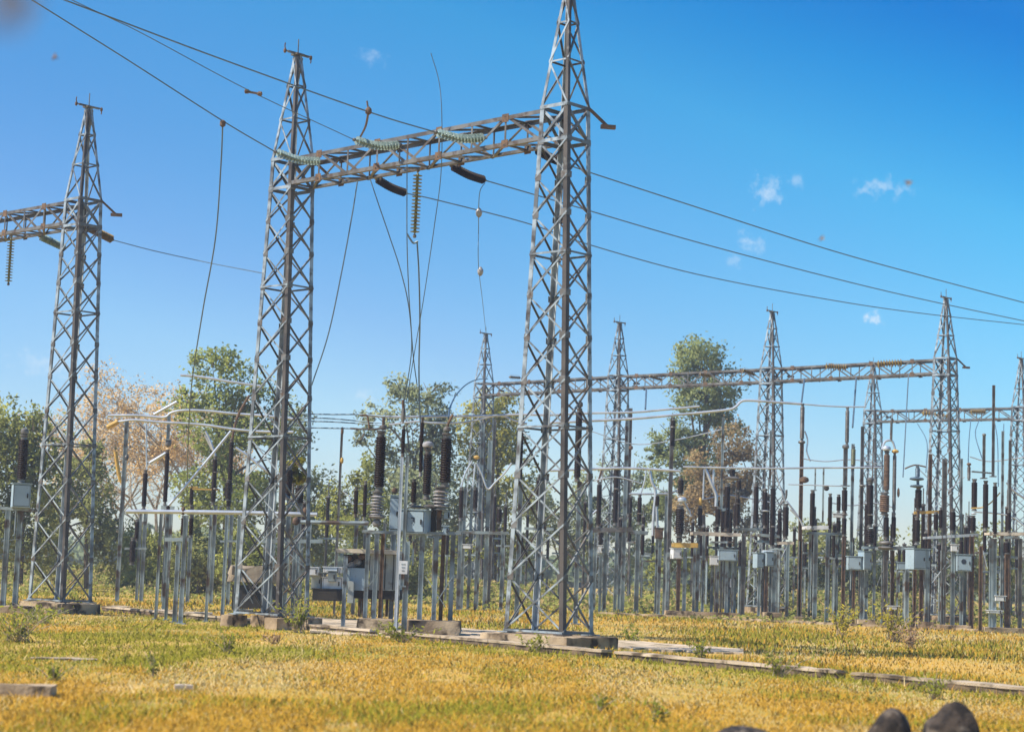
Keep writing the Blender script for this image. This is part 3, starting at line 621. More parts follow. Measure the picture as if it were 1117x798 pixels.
# ------------------------------------------------------------------ yard equipment
def column_mesh(mb, p, zt, w, z0=0.0):
    mb.plate(Vector((p.x - w / 2, p.y - w * .35, z0)), Vector((p.x - w / 2, p.y - w * .35, zt)), (w * .16, 0, 0), (0, w * .7, 0))
    mb.plate(Vector((p.x + w / 2, p.y - w * .35, z0)), Vector((p.x + w / 2, p.y - w * .35, zt)), (-w * .16, 0, 0), (0, w * .7, 0))
    mb.plate(Vector((p.x - w * .34, p.y - .02, z0)), Vector((p.x - w * .34, p.y - .02, zt)), (w * .68, 0, 0), (0, .035, 0))
    mb.box((p.x, p.y, z0 + .02), (w * 2.2, w * 2.2, .04))
def assembly(name, label, cat, Yd, items, group=None):
    x0 = [i for i in items if i[0] in ('col', 'ins', 'box')]
    def num(i): return (i[1] + i[2]) / 2 if i[0] in ('box',) else i[1]
    cx = sum(num(i) for i in x0) / len(x0) if x0 else items[0][1][0][0]
    p = at(cx, 640, Yd); root = thing(name, label, cat, (p.x, Yd, 0), group)
    s = lambda px: px * Yd / F_PX
    for it in items:
        k = it[0]; opt = it[-1] if isinstance(it[-1], dict) else {}; Yi = Yd + opt.get('dy', 0.0); m = opt.get('m')
        if k == 'col':
            _, x, yt, yb, wp = it[:5]; t = at(x, yt, Yi); mb = MB(); z0 = 0.0 if yb is None else at(x, yb, Yi).z
            column_mesh(mb, t, t.z, s(wp), z0); mb.build('column', m or 'post_steel', root, False)
        elif k == 'ins':
            _, x, yt, yb, wp = it[:5]; a = at(x, yb, Yi); t = at(x, yt, Yi); h = t.z - a.z; r = s(wp) / 2; a = Vector((t.x, Yi, a.z))
            cap = min(.12 * h, .16); mb = MB(); mb.lathe(a + Vector((0, 0, cap)), (0, 0, 1), shed_profile(h - 2 * cap, r * 1.12, max(.06, r * .45), opt.get('core', .84)), 12)
            o = mb.build('insulator', m or 'brown_porcelain', root)
            mb = MB(); mb.lathe(a, (0, 0, 1), [(r * .95, 0), (r * .95, cap * .3), (r * .7, cap * .4), (r * .7, cap + .01)], 10); mb.build('end_cap', 'weathered_steel', o); mb = MB()
            mb.lathe(a + Vector((0, 0, h - cap)), (0, 0, 1), [(r * .7, -.01), (r * .7, cap * .6), (r * .92, cap * .7), (r * .92, cap)], 10); mb.build('end_cap', 'weathered_steel', o)
        elif k == 'box':
            _, xa, xb, ya, yb, dep = it[:6]; a, b = at(xa, yb, Yi), at(xb, ya, Yi); mb = MB(); wd, hd = b.x - a.x, b.z - a.z
            c = Vector(((a.x + b.x) / 2, Yi, (a.z + b.z) / 2)); mb.box(c, (wd, dep, hd), opt.get('rz', 0))
            o = mb.build('cabinet', m or 'cabinet_paint', root, False)
            md = o.modifiers.new('bevel', 'BEVEL'); md.width = .012; md.segments = 2
            mb = MB(); cs, sn = math.cos(opt.get('rz', 0)), math.sin(opt.get('rz', 0))
            mb.box(c + Vector((sn * (dep / 2 + .012), -cs * (dep / 2 + .012), 0)), (wd * .86, .02, hd * .86), opt.get('rz', 0)); d = mb.build('door', m or 'cabinet_paint', o, False)
            nf = Vector((sn, -cs, 0)); sd_ = Vector((cs, sn, 0))
            mb = MB(); mb.box(c + nf * (dep / 2 + .004), (wd * .90, .012, hd * .90), opt.get('rz', 0)); mb.build('door_seam', 'dark_void', o, False)  # dark plate behind the door, its rim paints the shade of the gap
            mb = MB(); mb.box(c + nf * (dep / 2 + .04) + sd_ * wd * .32, (.035, .035, .14), opt.get('rz', 0)); mb.build('handle', 'dark_void', o, False)
            if hd > .35 and not m:
                mb = MB(); q = c - sd_ * wd * .22 - Vector((0, 0, hd / 2)); mb.tube([q, q - Vector((0, 0, .9))], .025, 6); mb.build('conduit', 'post_steel', o)
            mb = MB(); mb.box(c + Vector((0, 0, hd / 2 + .014)), (wd + .08, dep + .08, .025), opt.get('rz', 0)); mb.build('lid', m or 'cabinet_paint', o, False)
            if opt.get('mark'):
                mb = MB(); q = c + Vector((sn * (dep / 2 + .026), -cs * (dep / 2 + .026), 0))
                if opt['mark'] == 'round': mb.lathe(q + Vector((-.04, 0, .06)), (0, -1, 0), [(wd * .17, 0), (wd * .17, .004)], 16)
                else:
                    mb.box(q + Vector((-.07, 0, .11)), (.10, .006, .035)); mb.box(q + Vector((-.04, 0, .04)), (.035, .006, .105)); mb.box(q + Vector((-.08, 0, -.03)), (.035, .006, .035))
                mb.build('emblem', 'ink', o, False)
        elif k == 'beam':
            _, xa, ya, xb, yb, hp = it[:6]; dyb = opt.get('dyb', opt.get('dy', 0)); a, b = at(xa, ya, Yi), at(xb, yb, Yd + dyb); mb = MB(); h = s(hp)
            ends = (opt.get('deep', 0), ) if opt.get('deep', 0) else (0,)
            mb.bar(a, b, .12, h)
            if opt.get('deep'):
                off = Vector((0, opt['deep'], 0)); mb.bar(a + off, b + off, .12, h)
                for t in (.02, .35, .65, .98): q = a.lerp(b, t); mb.bar(q - Vector((0, .04, 0)), q + off + Vector((0, .04, 0)), .10, h * .8)
            mb.build('platform_beam', m or 'post_steel', root, False)
        elif k == 'pipe':
            mb = MB(); pts = [at(x, y, Yi + (z[0] if z else 0)) for x, y, *z in it[1]]; mb.tube(catmull(pts, 6) if len(pts) > 2 else pts, s(it[2]), 8); mb.build(opt.get('name', 'conductor_arm'), m or 'aluminium_tube', root)
        elif k == 'brace':
            _, xa, ya, xb, yb, wp = it[:6]; mb = MB(); mb.bar(at(xa, ya, Yi), at(xb, yb, Yi + opt.get('dz', 0)), s(wp), .02); mb.build('brace', m or 'post_steel', root, False)
        elif k == 'disc':
            _, x, y, wp, hp = it[:5]; a = at(x, y, Yi); r = s(wp) / 2; h = s(hp); mb = MB(); mb.lathe(a, (0, 0, 1), [(r * .3, -h / 2), (r * .9, -h * .3), (r, 0), (r * .85, h * .3), (r * .3, h / 2)], 16); mb.build(opt.get('name', 'corona_ring'), m or 'weathered_steel', root)
        elif k == 'blk':
            _, xa, xb, yt, hz, dep = it[:6]; a, b = at(xa, yt, Yi), at(xb, yt, Yi); mb = MB(); rough_block(mb, ((a.x + b.x) / 2, Yi, hz / 2 - .02), (b.x - a.x, dep, hz), opt.get('rz', 0), random, .018, .18); mb.build('plinth', 'concrete', root)
        elif k == 'sign':
            _, xa, xb, ya, yb = it[:5]; a, b = at(xa, yb, Yi), at(xb, ya, Yi); mb = MB(); c = (a + b) / 2; c.y = Yi; mb.box(c, (b.x - a.x, .02, b.z - a.z)); o = mb.build('sign_plate', 'white_paint', root, False)
            mb = MB()
            for r_ in range(3): mb.box(c + Vector((0, -.014, (b.z - a.z) * (.25 - .25 * r_))), ((b.x - a.x) * (.5 - .1 * r_), .005, (b.z - a.z) * .07))
            mb.build('print', 'post_steel', o, False)
    return root

# --- far left current transformer
assembly('current_transformer', 'single dark ribbed insulator on a grey box standing at the left edge', 'transformer', 62, [
    ('ins', 26.5, 474, 528, 10), ('disc', 27, 470.5, 9, 8), ('box', 12.5, 33, 528, 553, .55, {'rz': .35}), ('beam', -14, 553, 36, 556, 3, {'deep': .5}), ('col', 9.5, 555, None, 5.5), ('col', 22.5, 556, None, 5.5, {'dy': .3}), ('brace', 3, 589, 20, 588, 3), ('blk', 1, 36, 645, .25, 1.0)])
# --- left group of slim insulators on posts
def postins(label, Yd, x, yt, yb, wp, extra=(), colw=4.0, name='post_insulator', group='post insulators on steel columns'):
    return assembly(name, label, 'post insulator', Yd, [('ins', x, yt, yb, wp), ('col', x + .2, yb, None, colw)] + list(extra), group)
assembly('steel_post', 'slim grey pole with a collar at the left end of the tubular busbars', 'pole', 82, [('col', 138.5, 459, None, 4.2), ('disc', 138, 499, 5, 6, {'name': 'collar'})])
postins('slim brown insulator second from the left end of the busbars', 84, 159, 512, 556, 5, [('pipe', [(160, 512), (159.5, 470), (159, 462)], .8)])
assembly('post_insulator', 'pair of short dark insulators low behind the left end of the long horizontal pipe', 'post insulator', 84, [('ins', 150, 566, 590, 5), ('ins', 145.5, 586, 616, 6.5), ('col', 154, 560, None, 3), ('beam', 136, 598, 160, 598, 2.5)], 'post insulators on steel columns')
postins('tall slim brown insulator whose top pole reaches the upper busbar', 84, 183, 490, 551, 4.6, [('disc', 183.5, 483, 7, 9, {'name': 'bell_cap', 'm': 'weathered_steel'}), ('col', 184.5, 452, 480, 3.4), ('beam', 176, 553, 190, 554, 4)])
postins('brown two-piece insulator between the busbars and the long pipe left of the middle tower', 84, 235, 497, 551, 5, [('disc', 235, 515, 6, 2), ('disc', 235, 533, 7, 2.5), ('pipe', [(235, 497), (229, 480), (224, 470)], 1.3), ('beam', 210, 533, 239, 534, 1.5, {'m': 'yellow_paint'})])
postins('tall brown insulator touching the left legs of the middle tower', 83, 253, 478, 556, 4.8, [('ins', 250, 523, 546, 7), ('pipe', [(253.5, 478), (256, 465), (261, 450), (272, 431)], 1.4, {'m': 'rusty_iron'}), ('beam', 240, 590, 262, 590, 2)])
postins('short rusty insulator on a post below the long dropper', 86, 209.5, 530, 552, 4.2, [('beam', 206, 531, 216, 531, 1.5, {'m': 'yellow_paint'})])
def busbar(label, pix, Yd, r, m='aluminium_tube', name='busbar'):
    s_ = Yd / F_PX; mb = MB(); mb.tube(catmull([at(x, y, Yd + (z[0] if z else 0)) for x, y, *z in pix], 6), r * s_, 8)
    return tag(mb.build(name, m, origin=at(pix[0][0], pix[0][1], Yd)), label, 'busbar', 'tubular busbars')
busbar('lower left busbar with a yellow end running to the middle tower', [(128, 460), (145, 458), (170, 460), (220, 463), (255, 468), (285, 470.5), (320, 471)], 82, 1.4)
busbar('upper left busbar bent near its middle', [(118, 453), (150, 453), (178, 455), (187, 450), (200, 447.5), (225, 448), (255, 451), (290, 453.5), (322, 457)], 84, 1.5)
busbar('short highest busbar on the left in front of the dry brown tree', [(197, 409), (220, 411), (250, 416), (284, 421)], 86, 1.4)
mb = MB(); mb.tube([at(117, 466, 82), at(129, 459.5, 82)], .11, 8); tag(mb.build('busbar_tip', 'yellow_paint', origin=at(117, 466, 82)), 'yellow end piece on the left tip of the lower busbar', 'clamp')
mb = MB(); mb.tube(catmull([at(126, 492, 88), at(128, 508, 88), at(131, 522, 88), at(135, 527, 88)], 5), .09, 8); tag(mb.build('loose_strap', 'yellow_paint', origin=at(126, 492, 88)), 'ochre strap hanging beside the grey pole on the left', 'strap')
assembly('disconnector', 'long straight pale rod slanting up from the horizontal pipe to the busbars', 'disconnector', 70, [('pipe', [(184, 551), (205, 527), (230, 497), (252, 470)], 1.5), ('ins', 183.5, 551, 560, 4), ('col', 184, 560, None, 4)])
assembly('disconnector', 'pale blue rod slanting down right from the tall insulator towards the middle tower', 'disconnector', 76, [('pipe', [(257, 488), (270, 497), (285, 509), (300, 520)], 1.5), ('ins', 300, 520, 560, 5), ('col', 300, 560, None, 4)])
for i, (a, b, lab) in enumerate((((163, 505), (181, 494), 'short pale blade reaching the bell capped insulator from the left'), ((168, 452), (193, 438), 'pale blade rising above the bend of the upper busbar'), ((224, 474), (232, 490), 'short pale blade above the two-piece insulator'))):
    mb = MB(); mb.tube([at(*a, 85), at(*b, 85)], .075, 8); tag(mb.build('isolator_rod', 'aluminium_tube', origin=at(*a, 85)), lab, 'isolator rod', 'isolator rods')
# --- horizontal pipe stand, left of the middle tower
assembly('pipe_stand', 'long horizontal grey pipe on braced columns in front of the middle tower', 'pipe stand', 58, [
    ('pipe', [(138, 557.5), (240, 558.5), (346, 561)], 2.3, {'name': 'pipe'}), ('col', 176, 560, None, 3.4, {'dy': 2.5}), ('col', 187, 560, None, 3.4, {'dy': 2}), ('col', 195, 590, None, 4.8), ('col', 203, 562, None, 4.8, {'dy': -1}),
    ('col', 230.5, 561, None, 3.2, {'dy': 2}), ('col', 248, 561, None, 4, {'dy': 3}), ('disc', 200, 557, 4.5, 9, {'name': 'clamp', 'm': 'rusty_iron'}), ('ins', 200.5, 562, 586, 5, {'m': 'brown_porcelain'}), ('beam', 180, 588, 206, 588, 4),
    ('ins', 209, 562, 586, 4.6, {'dy': 2}), ('brace', 268, 562, 290, 590, 4), ('brace', 312, 571, 298, 584, 3), ('beam', 286, 590, 352, 590, 4), ('col', 293, 536, None, 5), ('col', 262, 562, None, 5, {'dy': .6}), ('brace', 262, 584, 276, 602, 3.4), ('brace', 262, 628, 276, 658, 3.2),
    ('disc', 333, 558, 6, 10, {'name': 'clamp', 'm': 'rusty_iron'}), ('brace', 306, 595, 334, 620, 3), ('brace', 332, 596, 308, 622, 3)])
for x, yt, yb, wp, lab in ((299, 519, 537, 5.5, 'short dark insulator on a pale column inside the middle tower'), (315.5, 508, 545, 8.5, 'thick dark ribbed insulator left of the two inside the middle tower'), (327, 529, 551, 9.5, 'short thick ribbed insulator beside the right leg of the middle tower')):
    postins(lab, 61, x, yt, yb, wp, colw=5)
assembly('pipe_stand', 'shorter dark pipe running from the middle tower to the grey ribbed breaker', 'pipe stand', 60, [('pipe', [(328, 569), (402, 570.5)], 2.2, {'name': 'pipe', 'm': 'post_steel'}), ('col', 338, 571, None, 4), ('disc', 323, 568, 8, 9, {'name': 'clamp', 'm': 'rusty_iron'}), ('col', 323.5, 570, None, 4.5)])
for x, yt, yb, wp, lab in ((389, 531, 564, 4.4, 'left one of two slim dark insulators beside the ribbed breaker'), (399, 524, 568, 4.2, 'right one of two slim dark insulators beside the ribbed breaker')):
    postins(lab, 74, x, yt, yb, wp, [('pipe', [(374, 536), (381, 541), (385, 549), (408, 549)], .7)] if x == 389 else (), colw=4)
assembly('steel_post', 'thin rust-topped pole standing between the middle tower and the ribbed breaker', 'pole', 72, [('col', 373.3, 466, None, 2.6, {'m': 'weathered_steel'}), ('disc', 373, 502, 3.6, 7, {'name': 'collar', 'm': 'yellow_paint'}), ('disc', 373.4, 470, 3.2, 9, {'name': 'tip', 'm': 'rusty_iron'})])
# --- circuit breakers in the centre
assembly('circuit_breaker', 'big dark ribbed breaker column above the roofed kiosk left of the steel cabinets', 'circuit breaker', 54.6, [
    ('ins', 416, 470, 537, 11, {'core': .8}), ('ins', 412, 536, 566, 14, {'m': 'grey_porcelain', 'core': .5}), ('disc', 411, 563.5, 18, 4, {'name': 'flange'}), ('disc', 411, 570, 10, 9, {'name': 'base_housing'}), ('disc', 418, 466, 8, 6, {'name': 'terminal'}),
    ('pipe', [(382, 467), (400, 468), (422, 467)], 1.0, {'m': 'weathered_steel'}), ('pipe', [(393, 453), (400, 453), (402, 460), (403, 467)], 1.0, {'m': 'rusty_iron'}), ('pipe', [(418, 466), (418.5, 455)], 1.6, {'m': 'weathered_steel'}),
    ('beam', 396, 579, 436, 581, 3, {'deep': .7}), ('col', 402, 581, 676, 4.6), ('col', 411.5, 581, 676, 5, {'m': 'post_steel'}), ('col', 418, 581, 676, 4, {'dy': .6, 'm': 'rusty_iron'}), ('brace', 401, 640, 412, 626, 3.4), ('blk', 390.5, 429, 674, .45, .9)])
assembly('circuit_breaker', 'big dark ribbed breaker column right of the blue steel cabinet', 'circuit breaker', 54.8, [
    ('ins', 487.5, 472, 532, 11.5, {'core': .8}), ('ins', 481, 531, 556, 16, {'m': 'grey_porcelain', 'core': .5}), ('disc', 488, 468, 9, 6, {'name': 'terminal'}), ('pipe', [(488, 468), (489, 462), (494, 452)], 1.4, {'m': 'rusty_iron'}),
    ('ins', 467.3, 489, 545, 9, {'dy': .9, 'core': .8}), ('disc', 467, 485, 13, 8, {'dy': .9, 'name': 'terminal', 'm': 'grey_porcelain'}), ('ins', 452, 522, 551, 5.5, {'dy': .5}), ('ins', 461, 455, 520, 4, {'dy': 1.6}),
    ('disc', 470, 552, 16, 4, {'name': 'flange'}), ('disc', 455, 552.5, 18, 3, {'name': 'flange', 'dy': .4}), ('beam', 433, 581, 503, 581.5, 3, {'deep': .8}), ('box', 445.5, 467.5, 557, 581.5, .62, {'rz': -.25, 'mark': 'seven'}), ('box', 469.5, 476, 555, 580, .3, {'m': 'dark_void', 'dy': .4}), ('box', 476, 482, 556, 578, .3, {'m': 'rusty_iron', 'dy': .4}),
    ('box', 437, 443.5, 556, 580, .5, {'m': 'cabinet_paint', 'dy': -.1}), ('box', 484, 491, 558, 566, .3, {'dy': .3}), ('box', 483, 489, 574, 583, .2),
    ('col', 461, 582, 680, 5.4), ('col', 476.5, 582, 680, 5), ('col', 484, 582, 680, 4.4, {'m': 'rusty_iron', 'dy': .5}), ('col', 494.5, 582, 680, 5, {'dy': .7}), ('brace', 474, 660, 494, 628, 3), ('brace', 464, 628, 486, 662, 3), ('blk', 443, 503, 679, .45, 1.2)])
assembly('steel_post', 'tall double post with a white notice in front of the blue cabinet', 'pole', 53.6, [
    ('col', 438.8, 497, None, 3.4, {'m': 'aluminium_tube'}), ('col', 444.6, 497, 640, 3.6), ('ins', 440.5, 464, 498, 4), ('disc', 440, 452, 4.6, 18, {'name': 'terminal', 'm': 'weathered_steel'}), ('pipe', [(439.5, 436), (440, 446)], 1.5, {'m': 'rusty_iron'}), ('col', 444.5, 590, None, 6, {'dy': .5}), ('sign', 435, 444.8, 611.5, 625.5, {'dy': -.15})])
assembly('control_board', 'flat pale blue panel standing behind the ribbed breaker', 'panel', 57.5, [('box', 424.5, 436, 541, 579, .3), ('disc', 430.5, 535, 6.5, 7, {'name': 'knob', 'm': 'rusty_iron'}), ('col', 430, 579, None, 5), ('col', 420, 570, None, 3.4)])
# --- roofed kiosk
def kiosk():
    Yd = 57.2; root = thing('roofed_kiosk', 'low equipment kiosk under a pale flat slab roof behind the ribbed breaker', 'kiosk', at(403, 650, Yd) * 1.0, None)
    P = lambda x, y, dy=0: at(x, y, Yd + dy)
    def bx(name, xa, xb, ya, yb, dep, m, dy=0, par=None):
        a, b = P(xa, yb, dy), P(xb, ya, dy); mb = MB(); mb.box(((a.x + b.x) / 2, Yd + dy + dep / 2, (a.z + b.z) / 2), (b.x - a.x, dep, b.z - a.z)); return mb.build(name, m, par or root, False)
    mb = MB(); a, b = P(366.5, 604), P(438.5, 598.5); rough_block(mb, ((a.x + b.x) / 2, Yd + .75, (a.z + b.z) / 2), (b.x - a.x, 2.1, .12), -.02, random, .012, .3); mb.build('roof', 'roof_slab', root)
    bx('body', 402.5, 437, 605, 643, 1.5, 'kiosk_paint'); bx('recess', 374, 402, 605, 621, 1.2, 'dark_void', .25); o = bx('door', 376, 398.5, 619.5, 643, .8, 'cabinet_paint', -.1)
    for x in (411, 419.5, 428.5): bx('panel_seam', x, x + .7, 605, 643, .02, 'dark_void', -.022)
    for i, (x, y) in enumerate(((380, 609), (390, 613), (395, 607), (384, 616))):
        mb = MB(); mb.lathe(P(x, y, .2), (0, 0, 1), [(.03, -.1), (.12, -.05), (.13, .03), (.06, .10)], 10); mb.build('bushing', 'grey_porcelain' if i % 2 else 'rusty_iron', root)
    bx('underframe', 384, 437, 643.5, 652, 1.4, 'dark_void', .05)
    for x in (390, 394, 404, 420, 430): bx('support', x, x + 3.5, 650, 672, .3, 'rusty_iron', .6)
    for x, w_ in ((378, 4.4), (436, 4), (373, 3)):
        a = P(x, 606); mb = MB(); column_mesh(mb, Vector((a.x, Yd - .2 if x != 373 else Yd + 1.4, 0)), a.z, w_ * Yd / F_PX); mb.build('post', 'galvanised_steel', root, False)
    bx('meter', 378.5, 386, 633.5, 657, .25, 'kiosk_paint', -.42)
kiosk()
assembly('equipment_crate', 'pale crates heaped on a dark plinth between the middle tower and the kiosk', 'crate', 66, [('box', 338, 347.5, 619, 627, .6, {'m': 'white_paint'}), ('box', 353.5, 373, 619, 624, .7, {'m': 'white_paint', 'dy': .2}), ('box', 358, 367, 623, 634, .5, {'m': 'post_steel', 'dy': -.3}), ('box', 352, 375, 630, 642, .7, {'m': 'white_paint', 'dy': .3}), ('box', 342, 375, 643, 654, .9, {'m': 'dark_void', 'dy': .2}), ('box', 340, 352, 625, 642, .6, {'m': 'kiosk_paint', 'dy': .4})])
mb = MB(); a, b = at(250, 636, 76), at(304, 617, 76); rough_block(mb, ((a.x + b.x) / 2, 76.5, (a.z + b.z) / 2), (b.x - a.x, 1.4, (b.z - a.z) * .8), 0, random, .13, .22)
so = thing('sand_bin', 'heap of beige sand on a low dark stand behind the middle tower', 'sand heap', ((a.x + b.x) / 2, 76.5, 0)); mb.build('sand_heap', 'sand', so)
mb = MB(); mb.box(((a.x + b.x) / 2, 76.5, a.z / 2 - .02), ((b.x - a.x) * .85, 1.1, a.z - .06)); mb.build('stand', 'dark_void', so, False)
for x, y, w_, lab in ((132.5, 661, 21, 'pale flat slab lying in the grass right of the leftmost tower'), (181, 665.5, 26, 'pale flat slab in the grass below the left end of the long pipe'), (266, 664, 20, 'pale slab resting at the left foot of the middle tower'), (217, 668, 30, 'thin pale slab in the grass left of the middle tower')):
    p = gnd(x, y + 3); block('concrete_slab', lab, 'slab', (p.x, p.y, 0), (w_ * p.y / F_PX, .8, .16), .1, 'path_concrete', .03, 'loose concrete slabs in the grass')
# --- mid group seen between the breakers and the tallest tower
assembly('disconnector', 'disconnector with two dark insulators just left of the tallest tower', 'disconnector', 90, [
    ('ins', 503.7, 531, 568, 4.6), ('ins', 519, 531, 557, 4.8), ('ins', 545, 553, 571, 5.5), ('beam', 498, 580, 555, 581, 3, {'deep': 1.2}), ('pipe', [(503, 531), (508, 515), (515, 503)], 1.0), ('pipe', [(516, 531), (518.5, 505)], 1.0), ('disc', 520, 498.5, 7, 4, {'name': 'terminal', 'm': 'yellow_paint'}), ('pipe', [(520, 505), (526, 518), (532, 533), (540, 526), (551, 515), (558, 505)], 1.0),
    ('col', 503, 568, None, 4.4), ('col', 508, 531, None, 3.4, {'dy': 1}), ('col', 515, 531, None, 3.2, {'dy': 1.2}), ('col', 521, 580, None, 3, {'dy': .4}), ('col', 527, 460, None, 4, {'dy': 2}), ('col', 535, 480, None, 4.6, {'dy': .3}), ('col', 540, 457, None, 3.4, {'dy': 3, 'm': 'weathered_steel'}), ('col', 549, 582, None, 4), ('box', 505, 516, 594, 598, .4, {'m': 'white_paint'}), ('col', 531, 581, None, 3, {'dy': 1.2})])
postins('tall dark insulator seen through the left legs of the tallest tower', 70, 568, 462, 528, 7, [('disc', 569, 458, 8, 7)], 5)
postins('tall dark insulator seen behind the right leg of the tallest tower', 72, 632, 445, 525, 7, [('disc', 633, 441, 6, 7)], 5)
postins('slim insulator seen low through the left face of the tallest tower', 92, 588, 520, 560, 5, [('beam', 572, 576, 604, 577, 3)], 4)
# --- long central busbars
busbar('main busbar running right from the ribbed breaker to behind the tallest tower', [(396, 453), (430, 454.5), (480, 454), (530, 453.5), (565, 452), (600, 452.5)], 58, 1.3)
busbar('second busbar sagging just under the main one beside the breakers', [(424, 463), (455, 459.5), (470, 461), (500, 461), (520, 458), (545, 453), (562, 459), (575, 462)], 58.6, 1.0)
for i, (y0, y1) in enumerate(((451.5, 452), (456, 459.5), (459.5, 462), (466.5, 467.5))):
    pxwire(['top', 'second', 'third', 'lowest'][i] + ' of four thin wires stretched from the middle tower to the ribbed breaker', [(322, y0 - .5, 58), (360, y0 + .3, 57), (396, y1, 56), (420, y1 + 2, 55.5)], .02, group='thin wires beside the middle tower')
busbar('upper busbar right of the tallest tower ending before the eucalyptus', [(600, 452.5), (640, 450.5), (690, 449.5), (725, 446.5), (763, 443)], 92, 1.2)
busbar('lower busbar rising with a bend past the eucalyptus to the right poles', [(600, 461), (640, 459), (690, 456.5), (730, 453), (768, 449.5), (795, 446.5), (803, 443), (808, 438), (816, 436.5), (840, 438), (875, 440.5)], 93, 1.4)
busbar('thin high busbar linking the two tall collared poles at right', [(875, 440.5), (900, 442.5), (924, 443.5), (945, 443.5)], 93, .8)
busbar('low busbar right of the tallest tower at insulator height', [(600, 513), (640, 511.5), (680, 510.5), (710, 511.5), (742, 513.5)], 90, 1.4)
busbar('low thin busbar above the front insulator row at right', [(745, 509), (790, 510), (840, 510.5), (890, 510), (962, 509.5)], 88, 1.0)
busbar('thin rod crossing above the right front insulators', [(860, 528), (890, 529), (920, 530)], 87, .6)
busbar('pale busbar arm slanting down at the right edge', [(1098, 526), (1106, 535), (1120, 545)], 84, 1.2)

for lab, pix, Yd, r in (('thin rod joining the tops of the slim insulators right of the tallest tower', [(648, 524), (672, 520), (700, 527)], 96, .7), ('thin sagging rod from the forked blade to the wide breaker', [(712, 530), (728, 537), (742, 534)], 93, .7),
        ('thin rod over the five-insulator platform', [(764, 545), (794, 540), (826, 545), (858, 551)], 94, .7), ('thin high rod between the ochre post and the pole left of the farthest tower', [(875, 500), (900, 503), (930, 501), (962, 506)], 95, .6),
        ('thin rod at insulator height below the small farthest tower', [(905, 548), (930, 551), (950, 548), (975, 553)], 92, .7), ('thin wire looping from the ringed arrester to the tall far right tower', [(1003, 512), (1020, 528), (1034, 534), (1052, 520)], 88, .5),
        ('thin rod near the right edge above the last platform', [(1058, 498), (1080, 503), (1119, 498)], 92, .6), ('slack thin wire under the second busbar right of the tallest tower', [(645, 470), (690, 484), (735, 480), (788, 468)], 95, .5),
        ('pale jumper falling from the low busbar to the slim insulators', [(705, 512), (703, 525), (699, 538)], 91, .8), ('pale jumper falling from the low thin busbar beside the ochre post', [(846, 511), (849, 524), (857, 548)], 89, .7)):
    busbar(lab, pix, Yd, r)
# --- right yard, front row
def ry(x): return 96 - 15 * (x - 700) / 417.0
assembly('disconnector', 'disconnector frame just right of the tallest tower with three slim dark insulators', 'disconnector', ry(670), [
    ('ins', 654, 525, 575, 5.2), ('ins', 672.6, 508, 573, 5.4), ('ins', 698, 539, 572, 4.6), ('disc', 672.5, 533, 7, 2.5), ('disc', 698, 560, 7, 2), ('beam', 640, 578, 690, 577, 5, {'deep': 1.2, 'm': 'weathered_steel'}), ('beam', 690, 580, 706, 581, 4, {'deep': 1}), ('pipe', [(652, 526), (655, 517), (656, 512)], 1.1, {'m': 'rusty_iron'}),
    ('pipe', [(641, 566), (650, 557), (657, 552)], 1.1), ('pipe', [(686, 538.5), (730, 538.5)], 1.1), ('box', 652, 657, 595, 603, .4, {'m': 'white_paint'}), ('col', 650, 580, None, 3.4), ('col', 656, 600, None, 3), ('col', 661, 580, None, 4.4, {'dy': .5}), ('col', 673, 580, None, 3.6), ('col', 684.5, 455, None, 4.4), ('col', 688, 445, 560, 4, {'dy': .5, 'm': 'weathered_steel'}), ('col', 696, 581, None, 5), ('col', 677, 580, None, 3, {'dy': 1.2}), ('brace', 664, 640, 671, 632, 2.5), ('beam', 700, 611.5, 717, 612, 2), ('disc', 688, 488, 5, 5, {'name': 'collar', 'm': 'rusty_iron'})])
assembly('disconnector', 'pale forked disconnector blade between the slim insulators and the wide breaker at right', 'disconnector', ry(716), [
    ('ins', 717, 540, 552, 5), ('pipe', [(709, 513), (711, 525), (715, 536), (713, 560), (712, 584)], 1.6), ('pipe', [(716, 552), (717, 575)], 1.6), ('box', 714.5, 723, 576, 587, .5, {'m': 'rusty_iron'}), ('col', 720, 587, None, 3.6), ('col', 717, 587, None, 3, {'dy': .8}), ('col', 727, 540, None, 2.8), ('col', 731, 525, None, 4, {'m': 'aluminium_tube'})])
assembly('circuit_breaker', 'wide dark breaker on a tan slab with an X-braced stand in the right yard', 'circuit breaker', ry(742) - 2, [
    ('ins', 743, 521, 540, 6, {'core': .8}), ('ins', 742, 551, 586, 9.2, {'core': .82}), ('disc', 744, 545, 10, 7, {'name': 'terminal', 'm': 'aluminium_tube'}), ('pipe', [(746, 546), (751, 556), (754, 563)], 1), ('disc', 742, 589, 5, 6, {'name': 'base_housing'}), ('beam', 735, 594, 761, 594.5, 5, {'m': 'yellow_paint', 'deep': .9}), ('box', 732.5, 742, 598, 609, .55, {'m': 'white_paint', 'rz': .2}),
    ('col', 733.5, 455, None, 4.2, {'m': 'weathered_steel', 'dy': .4}), ('ins', 734.5, 455, 490, 4.6), ('disc', 734, 466, 6.5, 3, {'name': 'collar'}), ('col', 741, 598, None, 4, {'m': 'rusty_iron'}), ('col', 747.5, 598, None, 4), ('col', 729, 602, None, 3), ('brace', 724, 608, 738, 655, 2.6), ('brace', 739, 616, 728, 632, 2.6), ('col', 758, 596, None, 3), ('blk', 724, 756, 686, .3, 1)])
